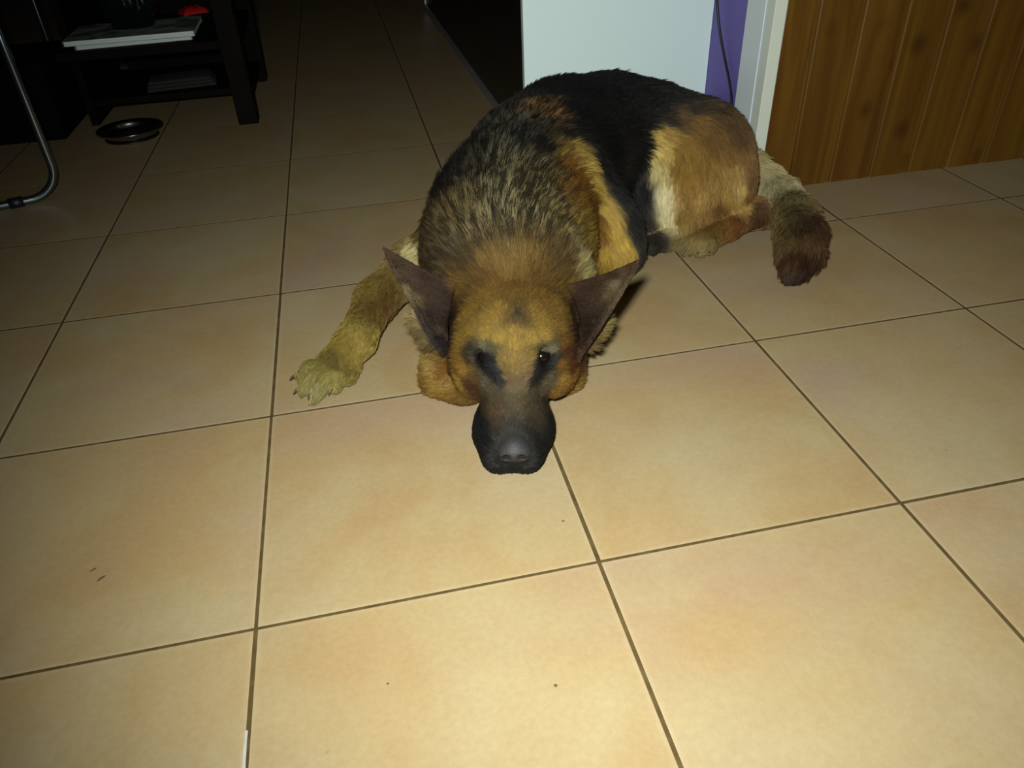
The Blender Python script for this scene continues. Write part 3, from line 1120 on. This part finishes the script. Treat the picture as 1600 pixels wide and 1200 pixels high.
def on_coat(x, y):
    """where the photo position x, y lies on the dog's skin"""
    d = Rn @ np.array([(x - 800) / F_PX, -(y - 600) / F_PX, -1.0])
    hit = bvh.ray_cast(Vector(Cn), Vector(d).normalized())
    if hit[0] is None:
        near = None
        for t in np.linspace(0.6, 2.2, 60):
            q = bvh.find_nearest(Vector(Cn + d * t / 1.0))
            if q[0] is not None and (near is None or q[3] < near[1]):
                near = (q[0], q[3])
        return np.array(near[0]), False
    return np.array(hit[0]), True


# --- coat markings patch by patch, fold and slope shade painted in (photo position, colour, grizzle)
MARKS = """
760 700 30 28 26 0;840 700 32 30 28 0;780 735 38 36 34 0;820 738 36 34 32 0;750 670 24 22 20 0;865 660 22 20 18 0;745 650 28 24 20 0;755 690 26 24 22 0;862 690 24 22 20 0
800 668 66 58 48 0;782 660 82 68 52 0;825 662 70 62 50 0;800 685 52 48 42 0;780 678 56 50 42 0;825 680 50 46 42 0;775 640 100 78 54 0;790 645 98 84 62 0;805 635 110 94 70 0;830 640 92 78 58 0;815 650 92 80 62 0;805 605 128 108 74 0;775 610 98 84 62 0;833 612 92 80 60 0;760 630 82 64 44 0;850 630 62 50 36 0
805 580 165 135 82 0;805 560 178 140 72 0;805 540 188 148 66 0;795 565 172 136 68 0;818 565 160 128 70 0;792 592 140 112 72 0;790 575 150 118 64 0;783 560 158 124 60 0;822 590 140 112 72 0;824 575 150 118 64 0;829 558 158 124 60 0;795 606 124 104 72 0;818 606 124 104 72 0
737 562 80 62 36 0;745 563 30 25 20 0;752 557 28 24 20 0;762 557 26 22 19 0;758 571 24 20 18 0;768 566 22 19 17 0;770 577 24 20 18 0;779 588 30 26 22 0;785 598 38 32 26 0;842 566 24 20 18 0;847 558 30 26 20 0;852 572 24 20 18 0;862 562 40 34 26 0;840 578 26 22 18 0;835 590 34 28 24 0;830 600 44 38 30 0;756 546 136 126 96 0;766 549 110 100 72 0;859 547 130 118 88 0;850 546 110 98 70 0;738 575 132 98 48 0;745 585 110 84 46 0;753 586 104 92 70 0;760 597 116 104 82 0;767 610 106 92 70 0;772 622 98 84 62 0;857 588 104 92 70 0;851 598 112 100 78 0;846 612 98 84 64 0;842 624 88 76 58 0
760 522 186 150 72 0;780 530 192 154 72 0;830 530 188 150 70 0;850 524 184 146 68 0;805 518 182 144 72 0;808 490 76 62 44 0;798 488 128 98 52 0;819 488 128 98 52 0;808 476 118 90 48 0;808 503 120 94 54 0;785 485 165 128 62 0;832 485 160 124 60 0;770 500 176 138 66 0;845 502 172 134 64 0;870 510 165 125 58 0;735 515 170 130 60 0;722 530 160 122 54 0;880 535 140 98 46 0;730 490 162 124 56 0;872 485 152 114 54 0
800 462 134 98 46 0;760 462 148 110 52 0;840 462 140 102 48 0;800 445 128 92 42 0;760 435 118 86 42 0;840 435 120 88 44 0;800 425 150 114 58 0;720 450 126 94 46 0;878 452 122 90 44 0;730 415 92 72 44 0;870 412 104 80 48 0;770 410 142 110 60 0;830 408 142 110 60 0;800 400 144 114 66 0
800 385 104 84 56 .4;760 388 108 90 62 .5;840 385 110 88 58 .4;720 400 96 82 60 .5;880 398 112 92 60 .4;700 420 90 76 54 .4
690 600 180 140 66 0;718 600 178 138 64 0;700 572 140 92 38 0;676 570 184 150 82 0;725 575 172 126 54 0;707 588 100 66 34 0;696 560 120 88 44 0;738 605 90 56 32 0;664 560 190 158 88 0;700 620 162 122 56 0;725 625 132 98 46 0;672 600 156 116 56 0;684 612 168 130 66 0;715 560 150 112 52 0
880 592 168 128 62 0;900 603 178 138 72 0;893 575 100 58 30 0;884 545 98 60 34 0;895 590 160 108 46 0;870 612 150 108 50 0;874 570 140 96 44 0
660 450 70 47 33 0;690 485 58 38 28 0;645 435 80 58 42 0;625 412 72 52 36 0;700 505 48 30 22 0;680 465 66 45 32 0;690 537 36 25 18 0;650 464 118 100 74 0;672 495 56 40 30 0;638 452 132 114 84 0;627 430 100 80 56 0;610 398 84 62 42 0;700 470 60 41 30 0;630 436 76 56 40 0;665 432 64 44 30 0
930 460 74 52 37 0;905 480 62 42 30 0;962 446 130 112 84 0;948 468 112 92 68 0;976 428 104 84 60 0;985 415 82 60 40 0;900 530 58 37 26 0;945 475 86 68 48 0;925 445 70 48 34 0;975 425 88 68 48 0;912 500 54 36 26 0;900 555 68 42 26 0;955 428 66 46 30 0
672 508 54 40 32 0;660 495 66 50 40 0;928 500 62 46 36 0;915 525 54 38 30 0;938 485 74 56 44 0
648 388 196 182 128 0;655 405 188 170 116 0;660 380 176 160 112 .2;905 420 194 178 120 0;897 395 176 158 108 .2;912 435 186 168 110 0;890 375 150 132 90 .4
780 350 112 102 74 1;740 370 106 92 64 1;830 350 114 102 74 1;790 320 116 106 78 1;720 330 92 78 52 .9;850 320 112 98 68 .9;770 290 104 96 70 1;830 290 102 92 66 1;700 350 92 76 50 .7;870 350 128 108 70 .7
790 270 92 86 62 1;740 280 66 60 46 1;830 265 84 76 56 1;780 245 76 72 56 1;740 250 48 44 36 .9;700 300 48 42 32 .6;720 260 36 33 28 .6;740 225 34 32 28 .7;770 215 52 50 42 1;810 220 50 49 42 1;845 235 46 43 38 .8;800 195 66 64 54 1;770 185 50 48 42 1;840 200 52 46 38 .9
830 172 84 64 42 .9;860 185 112 80 46 .8;850 165 70 52 34 .7;875 200 60 48 34 .6;800 168 48 45 38 .9;815 158 44 40 34 .8
680 330 58 46 30 .2;665 350 84 66 38 .2;690 310 40 34 26 .2;660 370 110 90 54 .3;640 370 104 84 48 .2;700 280 30 27 24 .2
880 265 124 82 34 .2;895 290 116 76 30 .1;900 320 150 108 46 .1;870 240 136 104 54 .3;880 300 116 84 42 .4;870 275 96 78 48 .7
890 232 164 134 70 .1;905 250 172 142 74 0;920 280 184 152 78 0;940 320 186 152 76 0;955 350 190 155 76 0;970 372 188 152 72 0;982 388 176 140 64 0
915 310 108 74 30 0;930 345 118 82 34 0;935 370 126 90 38 0;910 350 156 122 58 .1;915 385 162 128 60 0;945 395 176 140 64 0;925 410 166 132 62 0;900 370 150 122 66 .2;960 400 178 142 64 0
865 218 58 46 32 .4;880 215 36 30 24 .1;895 205 20 18 17 0;900 180 17 16 16 0;960 150 17 17 17 0;1020 160 17 16 16 0;900 142 17 16 16 0;950 230 16 15 16 0;980 300 18 17 18 0;940 215 17 16 16 0;1000 330 28 26 26 0;1000 250 16 15 15 0;990 200 16 15 15 0;1050 150 20 19 18 0;850 150 20 19 18 0;930 250 18 17 17 0;960 290 18 17 18 0;990 360 34 31 29 0;1010 345 48 44 36 .2;1005 300 24 22 20 0;1003 230 18 17 16 0;970 125 18 18 17 0;1040 130 22 21 19 0;1080 150 36 30 24 0;1075 170 46 36 26 .2;1110 165 60 46 30 .2;1010 190 24 20 18 0;1040 185 40 32 24 .1;985 340 26 24 24 0
1020 212 186 156 86 0;1035 205 150 118 62 0;1020 240 205 178 106 0;1030 265 216 200 140 0;1036 300 220 208 164 0;1044 335 216 204 160 0;1050 355 200 186 140 0;1025 355 180 162 100 0;1038 235 196 166 96 0
1060 225 148 112 58 0;1065 260 146 110 54 0;1075 290 148 112 56 0;1100 305 158 124 68 0;1100 260 136 102 50 0;1120 210 108 80 44 0;1085 190 116 86 46 0;1060 180 84 62 36 0;1140 235 118 84 46 0;1150 262 152 120 68 0;1165 245 120 86 50 0;1158 288 170 140 80 0;1138 302 150 116 60 0;1100 332 128 94 48 0;1148 212 82 58 36 0;1120 285 140 106 56 0;1070 330 134 102 52 0;1068 350 140 110 60 0;1172 270 100 70 40 0;1130 190 84 60 36 0;1170 300 110 78 42 0
1125 322 92 62 30 0;1150 322 160 126 74 0;1182 335 72 46 26 0;1130 346 128 90 48 0;1100 362 118 88 48 0;1085 380 130 110 68 0;1070 388 112 98 62 0;1150 345 108 70 38 0;1165 325 150 116 66 0;1105 388 130 112 72 0
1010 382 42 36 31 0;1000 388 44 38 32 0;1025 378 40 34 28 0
1195 280 166 156 118 0;1212 292 172 162 122 0;1186 266 150 136 96 0;1200 300 160 150 112 0;1232 312 120 104 68 0;1250 330 108 90 58 0;1280 345 70 50 34 0;1222 340 116 100 64 0;1260 370 94 70 44 0;1290 380 80 56 36 0;1238 400 70 46 30 0;1262 410 56 36 26 0;1248 432 50 32 22 0;1230 375 100 82 52 0;1275 355 64 46 32 0
600 420 130 106 60 0;580 450 136 110 56 0;605 470 112 82 42 0;592 497 122 92 46 0;560 512 170 144 74 0;590 522 166 138 70 0;540 540 160 134 64 0;560 560 170 144 74 0;522 566 114 96 46 0;500 580 158 142 78 0;482 590 160 144 84 0;520 592 164 148 84 0;492 608 170 158 104 0;620 390 128 108 64 .2;535 570 150 128 66 0;570 545 172 146 76 0
"""
FLv = np.array(FL_LOC)
mp_, mc_, mg_ = [], [], []
for ln in MARKS.strip().splitlines():
    for it in ln.split(';'):
        v = [float(x) for x in it.split()]
        if len(v) < 6:
            continue
        p, ok = on_coat(v[0], v[1])
        c = np.array(s2l(v[2:5]))
        mp_.append(p); mc_.append(c); mg_.append(v[5])
for (x, y, h, c) in ((672, 528, 0.085, (150, 132, 84)), (660, 510, 0.098, (176, 156, 96)), (652, 494, 0.108, (196, 178, 122)),
                     (918, 530, 0.075, (150, 128, 76)), (930, 516, 0.084, (172, 150, 86)), (940, 504, 0.092, (176, 158, 100))):
    mp_.append(at(x, y, h)); mc_.append(np.array(s2l(c))); mg_.append(0.0)
for e in EYES:
    for off in (HU * 0.0165 + HZ * 0.007, HU * 0.0155 + HZ * 0.006 + HV * 0.008, HU * 0.0155 + HZ * 0.006 - HV * 0.008):
        mp_.append(e + off); mc_.append(np.array(s2l((158, 150, 118)))); mg_.append(0.0)
    for off in (-HU * 0.010 - HZ * 0.004, HU * 0.0070 + HZ * 0.003, HU * 0.0, -HU * 0.008 + HV * 0.008, -HU * 0.008 - HV * 0.008):
        mp_.append(e + off + HZ * 0.003); mc_.append(np.array(s2l((27, 22, 19)))); mg_.append(0.0)
mp_, mc_, mg_ = np.array(mp_), np.array(mc_), np.array(mg_)
# divide out the flash's distance falloff only; slope and fold shade stay painted in
dist = np.linalg.norm(mp_ - FLv, axis=1)
mc_ = mc_ * (dist[:, None] ** 2) * COAT_GAIN * (1 - 0.30 * np.clip(mg_, 0, 1))[:, None]
lum = mc_ @ np.array([0.25, 0.65, 0.10])
sat = np.clip(1.25 * (mc_.max(1) - mc_.min(1)) / mc_.max(1), 0, 1)[:, None]
mc_ = np.clip(mc_ * np.array([1.05, 0.975, 1.0]) * (1 + (np.array([0.955, 1.03, 0.90]) - 1) * sat ** 1.5), 0.004, 0.85)


def coat(P, jitter=0.0):
    out = np.zeros((len(P), 3)); gz = np.zeros(len(P))
    for a in range(0, len(P), 4000):
        Q = P[a:a + 4000]
        d2 = ((Q[:, None, :] - mp_[None]) ** 2).sum(2)
        w = 1.0 / (d2 + 0.003 ** 2) ** 2.2
        w /= w.sum(1, keepdims=True)
        out[a:a + 4000] = np.exp(w @ np.log(mc_))
        gz[a:a + 4000] = w @ mg_
    return out, gz


vc, vg = coat(pts)
ca = dog.data.color_attributes.new('coat', 'FLOAT_COLOR', 'POINT')
buf = np.ones((NV_, 4), np.float32)
buf[:, :3] = vc * 0.75
ca.data.foreach_set('color', buf.ravel())

# --- eyes
eye_m = new_mat('dark_brown_eye', (0.006, 0.004, 0.0025), 0.16, spec=0.45)
for e in EYES:
    bm = bmesh.new()
    bmesh.ops.create_uvsphere(bm, u_segments=28, v_segments=18, radius=0.0098)
    for v in bm.verts:
        v.co += Vector(e - HU * 0.0004 + HZ * 0.0006)
    o = bm_obj('eye', bm, eye_m, dog, True)
    tag(o, 'dark glossy eye')

# --- nose leather, its own finer skin
NF = Field(H(0, 0, 0) + np.array([-0.04, -0.04, 0.0]), np.array([80, 80, 64]) + 20, 0.001)
NF.ell(H(0.006, 0.003, 0.0390), (0.0145, 0.0175, 0.0125), HAX, k=0.006)
NF.ell(H(0.015, 0.003, 0.0465), (0.0130, 0.0125, 0.0080), HAX, k=0.008)
for sg in (-1, 1):
    NF.ell(H(0.007, 0.003 + sg * 0.0105, 0.0370), (0.0125, 0.0085, 0.0095), HAX, k=0.004)
    NF.cone(H(-0.008, 0.003 + sg * 0.0070, 0.0385), H(0.001, 0.003 + sg * 0.0115, 0.0370), 0.0034, 0.0030, k=0.002, sub=True)
    NF.cone(H(-0.002, 0.003 + sg * 0.0125, 0.0365), H(0.006, 0.003 + sg * 0.0205, 0.0345), 0.0022, 0.0014, k=0.002, sub=True)
NF.cone(H(-0.010, 0.003, 0.033), H(-0.004, 0.003, 0.023), 0.0013, 0.0013, k=0.003, sub=True)
npts, nq = NF.mesh(0.01)
npts = laplace(npts, nq, 2, 0.5)
nose_m = new_mat('black_nose_leather', (0.020, 0.018, 0.018), 0.55, spec=0.35)
nt, N_, L_, b_ = nodes_of(nose_m)
vo = N_.new('ShaderNodeTexVoronoi'); vo.inputs['Scale'].default_value = 900
ge = N_.new('ShaderNodeNewGeometry'); L_.new(ge.outputs['Position'], vo.inputs['Vector'])
bp = N_.new('ShaderNodeBump'); bp.inputs['Strength'].default_value = 0.5; bp.inputs['Distance'].default_value = 0.0006
L_.new(vo.outputs['Distance'], bp.inputs['Height']); L_.new(bp.outputs[0], b_.inputs['Normal'])
o = mesh_obj('nose', npts, nq.tolist(), nose_m, dog, True)
tag(o, 'black leathery nose')
nn = np.empty(len(npts) * 3, np.float32); o.data.vertices.foreach_get('normal', nn)
if nn.reshape(-1, 3)[np.argmax(npts[:, 2]), 2] < 0:
    o.data.flip_normals()

# --- claws
claw_m = new_mat('dark_horn_claw', (0.055, 0.045, 0.038), 0.35, spec=0.5)
for (c, d, ln) in claws:
    bm = bmesh.new()
    path, rad = [], []
    for k in range(8):
        t = k / 7
        path.append(Vector(c + d * ln * t + Z3 * (0.0015 * math.sin(t * 2.6) - 0.0055 * t * t)))
        rad.append(0.0024 * (1 - t) ** 0.7 + 0.0004)
    for p in path:
        p.z = max(p.z, 0.0012)
    tube(bm, path, rad, 10)
    tag(bm_obj('claw', bm, claw_m, dog, True), 'dark curved claw')

# --- fur: strands rooted in the skin, combed along each limb and the spine
tri = np.concatenate([quads[:, [0, 1, 2]], quads[:, [0, 2, 3]]])
A, B, Cc = pts[tri[:, 0]], pts[tri[:, 1]], pts[tri[:, 2]]
area = 0.5 * np.linalg.norm(np.cross(B - A, Cc - A), axis=1)
cen = (A + B + Cc) / 3
vis = (Cn - cen); vis /= np.linalg.norm(vis, axis=1, keepdims=True)
fn = np.cross(B - A, Cc - A); fn /= np.maximum(np.linalg.norm(fn, axis=1, keepdims=True), 1e-12)
fn *= np.sign((fn * nrm[tri[:, 0]]).sum(1))[:, None]
wgt = area * np.where(cen[:, 2] < 0.004, 0.1, 1.0)
# shorter coat on the face and paws needs more strands
hd = np.stack([(cen - HO) @ HU, (cen - HO) @ HV, cen[:, 2]], 1)
face = np.clip((0.20 - hd[:, 0]) / 0.05, 0, 1) * (np.abs(hd[:, 1]) < 0.16)
wgt *= 1 + 2.2 * face
NH = N_STRANDS
pick = rng.choice(len(tri), NH, p=wgt / wgt.sum())
r1, r2 = rng.random(NH), rng.random(NH)
fl_ = r1 + r2 > 1
r1[fl_], r2[fl_] = 1 - r1[fl_], 1 - r2[fl_]
root = A[pick] + (B[pick] - A[pick]) * r1[:, None] + (Cc[pick] - A[pick]) * r2[:, None]
n0, n1_, n2_ = nrm[tri[pick, 0]], nrm[tri[pick, 1]], nrm[tri[pick, 2]]
rn = n0 + (n1_ - n0) * r1[:, None] + (n2_ - n0) * r2[:, None]
rn /= np.maximum(np.linalg.norm(rn, axis=1, keepdims=True), 1e-9)

# combing directions
FP, FQ, FR, FD = [], [], [], []
for p, q, r, f in F.flow:
    if f is None:
        continue
    FP.append(p); FQ.append(q); FR.append(r); FD.append(np.array(f) / np.linalg.norm(f))
FP, FQ, FR, FD = map(np.array, (FP, FQ, FR, FD))
flow = np.zeros((NH, 3))
for a in range(0, NH, 8000):
    Q = root[a:a + 8000]
    d = FQ - FP
    t = np.clip(((Q[:, None] - FP[None]) * d[None]).sum(2) / (d * d).sum(1)[None], 0, 1)
    ds = np.linalg.norm(Q[:, None] - (FP[None] + t[..., None] * d[None]), axis=2) - FR[None]
    w = np.exp(-np.maximum(ds, -0.01) / 0.010)
    flow[a:a + 8000] = (w[..., None] * FD[None]).sum(1) / (w.sum(1)[:, None] + 1e-12)
hr = np.stack([(root - HO) @ HU, (root - HO) @ HV, root[:, 2]], 1)
isface = np.clip((0.21 - hr[:, 0]) / 0.03, 0, 1) * (np.abs(hr[:, 1]) < 0.14)
faceflow = HU[None] * 1.0 + HV[None] * (np.sign(hr[:, 1]) * np.clip(np.abs(hr[:, 1]) * 14, 0, 0.8))[:, None] - Z3[None] * np.clip(np.abs(hr[:, 1]) * 8, 0, 0.6)[:, None]
flow = flow * (1 - isface[:, None]) + faceflow * isface[:, None]
# hair also parts off the spine and falls down the flanks
flow[:, 2] -= 0.35 * (1 - isface)
tang = flow - (flow * rn).sum(1)[:, None] * rn
tl = np.linalg.norm(tang, axis=1, keepdims=True)
tang = np.where(tl > 0.05, tang / np.maximum(tl, 1e-6), np.cross(rn, Z3[None]))

# length map
length = np.full(NH, 0.021)
neckw = np.exp(-(((root - np.array([0.34, 0.50, 0.14])) / np.array([0.16, 0.20, 0.16])) ** 2).sum(1))
length += 0.010 * neckw
length *= (1 - isface) 
length += isface * (0.005 + 0.010 * np.clip((np.abs(hr[:, 1]) - 0.045) / 0.03, 0, 1) * np.clip((hr[:, 0] - 0.10) / 0.05, 0, 1) + 0.004 * np.clip((hr[:, 0] - 0.13) / 0.05, 0, 1))
# legs and paws are short-haired, the tail is bushy
def near_seg(P, a, b):
    d = b - a
    t = np.clip(((P - a) @ d) / (d @ d), 0, 1)
    return np.linalg.norm(P - a - t[:, None] * d, axis=1)
for a_, b_2, rr_, L_n in ((EL, W0, 0.055, 0.011), (W0, W1, 0.05, 0.009), (W1, PM, 0.045, 0.007), (PM, at(490, 600, 0.0), 0.045, 0.0055), (HK, HP, 0.036, 0.008), (HP, at(1085, 392, 0.0), 0.035, 0.005), (FP0, FP1, 0.035, 0.006)):
    m = np.clip((rr_ - near_seg(root, a_, b_2)) / 0.012, 0, 1)
    length = length * (1 - m) + L_n * m
for i in range(2, len(tp) - 1):
    m = np.clip((0.055 - near_seg(root, tp[i], tp[i + 1])) / 0.01, 0, 1)
    length = np.maximum(length, 0.024 * m)
# ears: velvet
for P_, R_, n_ in EARS:
    kd_min = np.full(NH, 9.0)
    sel = np.where((root > P_.min(0) - 0.01).all(1) & (root < P_.max(0) + 0.01).all(1))[0]
    for a in range(0, len(sel), 2000):
        s_ = sel[a:a + 2000]
        kd_min[s_] = np.sqrt(((root[s_][:, None] - P_[None, ::3]) ** 2).sum(2)).min(1)
    m = np.clip((0.011 - kd_min) / 0.003, 0, 1)
    length = length * (1 - m) + 0.0042 * m
    tipd = P_[-1] - P_[0]; tipd /= np.linalg.norm(tipd)
    tt = tipd[None] - (tipd @ rn.T)[:, None] * rn
    tt /= np.maximum(np.linalg.norm(tt, axis=1, keepdims=True), 1e-6)
    tang = tang * (1 - m[:, None]) + tt * m[:, None]
# bare spots: nose leather and eyes
keep = np.linalg.norm(root - H(0.006, 0.003, 0.040), axis=1) > 0.017
for e in EYES:
    keep &= np.linalg.norm(root - e - HU * 0.001, axis=1) > 0.0124
keep &= ~((root[:, 2] < 0.003) & (rn[:, 2] < -0.3))
root, rn, tang, length, isface = root[keep], rn[keep], tang[keep], length[keep], isface[keep]
NH = len(root)

# clumps: neighbouring strands share a lean, a shade and a tip
NC = NH // 9
ci = rng.choice(NH, NC, replace=False)
from mathutils.kdtree import KDTree
kd = KDTree(NC)
for i, c in enumerate(root[ci]):
    kd.insert(Vector(c), i)
kd.balance()
near = np.empty(NH, int)
for i in range(NH):
    near[i] = kd.find(root[i])[1]
crand = rng.normal(size=(NC, 3))
cshade = rng.random(NC)
cdir = tang[ci] + crand * 0.16
hc, hg = coat(root)
# grizzled agouti: pale and dark bands between clumps
sh = cshade[near]
sh2 = np.clip(sh + rng.normal(size=NH) * 0.16, 0, 1)
band = np.where(sh2 > 0.68, 3.6, np.where(sh2 < 0.45, 0.34, 0.95))
ind = np.exp(rng.normal(size=NH) * 0.16)
mult = np.exp(np.log(band) * hg * 0.9) * ind * np.exp((sh - 0.5) * 0.35 * (1 - hg))
hc = np.clip(hc * mult[:, None], 0.002, 0.9)
dirv = tang * 0.55 + cdir[near] * 0.45 + rng.normal(size=(NH, 3)) * 0.07
dirv -= (dirv * rn).sum(1)[:, None] * rn
dirv /= np.maximum(np.linalg.norm(dirv, axis=1, keepdims=True), 1e-6)
length = length * (0.75 + 0.5 * rng.random(NH))
lift = np.where(isface > 0.5, 0.32, 0.42) + rng.normal(size=NH) * 0.05
ctip = root[ci] + cdir * (length[ci])[:, None] * 0.8 + rn[ci] * (length[ci] * 0.3)[:, None]
K = 5
P = np.empty((NH, K, 3), np.float32)
for k in range(K):
    t = k / (K - 1)
    q = root + dirv * (length * (t * 0.78 + 0.22 * t * t))[:, None] + rn * (length * lift * (t - 0.55 * t * t))[:, None]
    clump = (0.45 * t ** 1.5)
    q = q * (1 - clump) + ctip[near] * clump if k else q
    q[:, 2] = np.maximum(q[:, 2], 0.0008 + 0.0004 * t)
    P[:, k] = q
# strands that would clump too far snap back to their own length
seg = np.linalg.norm(P[:, -1] - P[:, 0], axis=1)
far_ = seg > length * 1.35
P[far_] = P[far_, :1] + (P[far_] - P[far_, :1]) * (length[far_] / seg[far_])[:, None, None]

hcur = bpy.data.hair_curves.new('fur')
hcur.add_curves([K] * NH)
hcur.attributes['position'].data.foreach_set('vector', P.reshape(-1)) if 'position' in hcur.attributes else None
ra = hcur.attributes.get('radius') or hcur.attributes.new('radius', 'FLOAT', 'POINT')
rbase = np.where(isface > 0.5, 0.00022, 0.00030)
rad = (rbase[:, None] * np.array([1.0, 0.95, 0.8, 0.55, 0.12])[None]).astype(np.float32)
ra.data.foreach_set('value', rad.ravel())
fc = hcur.attributes.new('coat', 'FLOAT_COLOR', 'CURVE')
buf = np.ones((NH, 4), np.float32); buf[:, :3] = hc
fc.data.foreach_set('color', buf.ravel())
fur_m = bpy.data.materials.new('dog_fur')
fur_m.use_nodes = True
nt = fur_m.node_tree
b_ = nt.nodes['Principled BSDF']
a_ = nt.nodes.new('ShaderNodeAttribute'); a_.attribute_name = 'coat'
nt.links.new(a_.outputs['Color'], b_.inputs['Base Color'])
b_.inputs['Roughness'].default_value = 0.55
b_.inputs['Specular IOR Level'].default_value = 0.22
hcur.materials.append(fur_m)
fo = bpy.data.objects.new('fur', hcur)
COL.objects.link(fo)
fo.parent = dog
fo['kind'] = 'stuff'
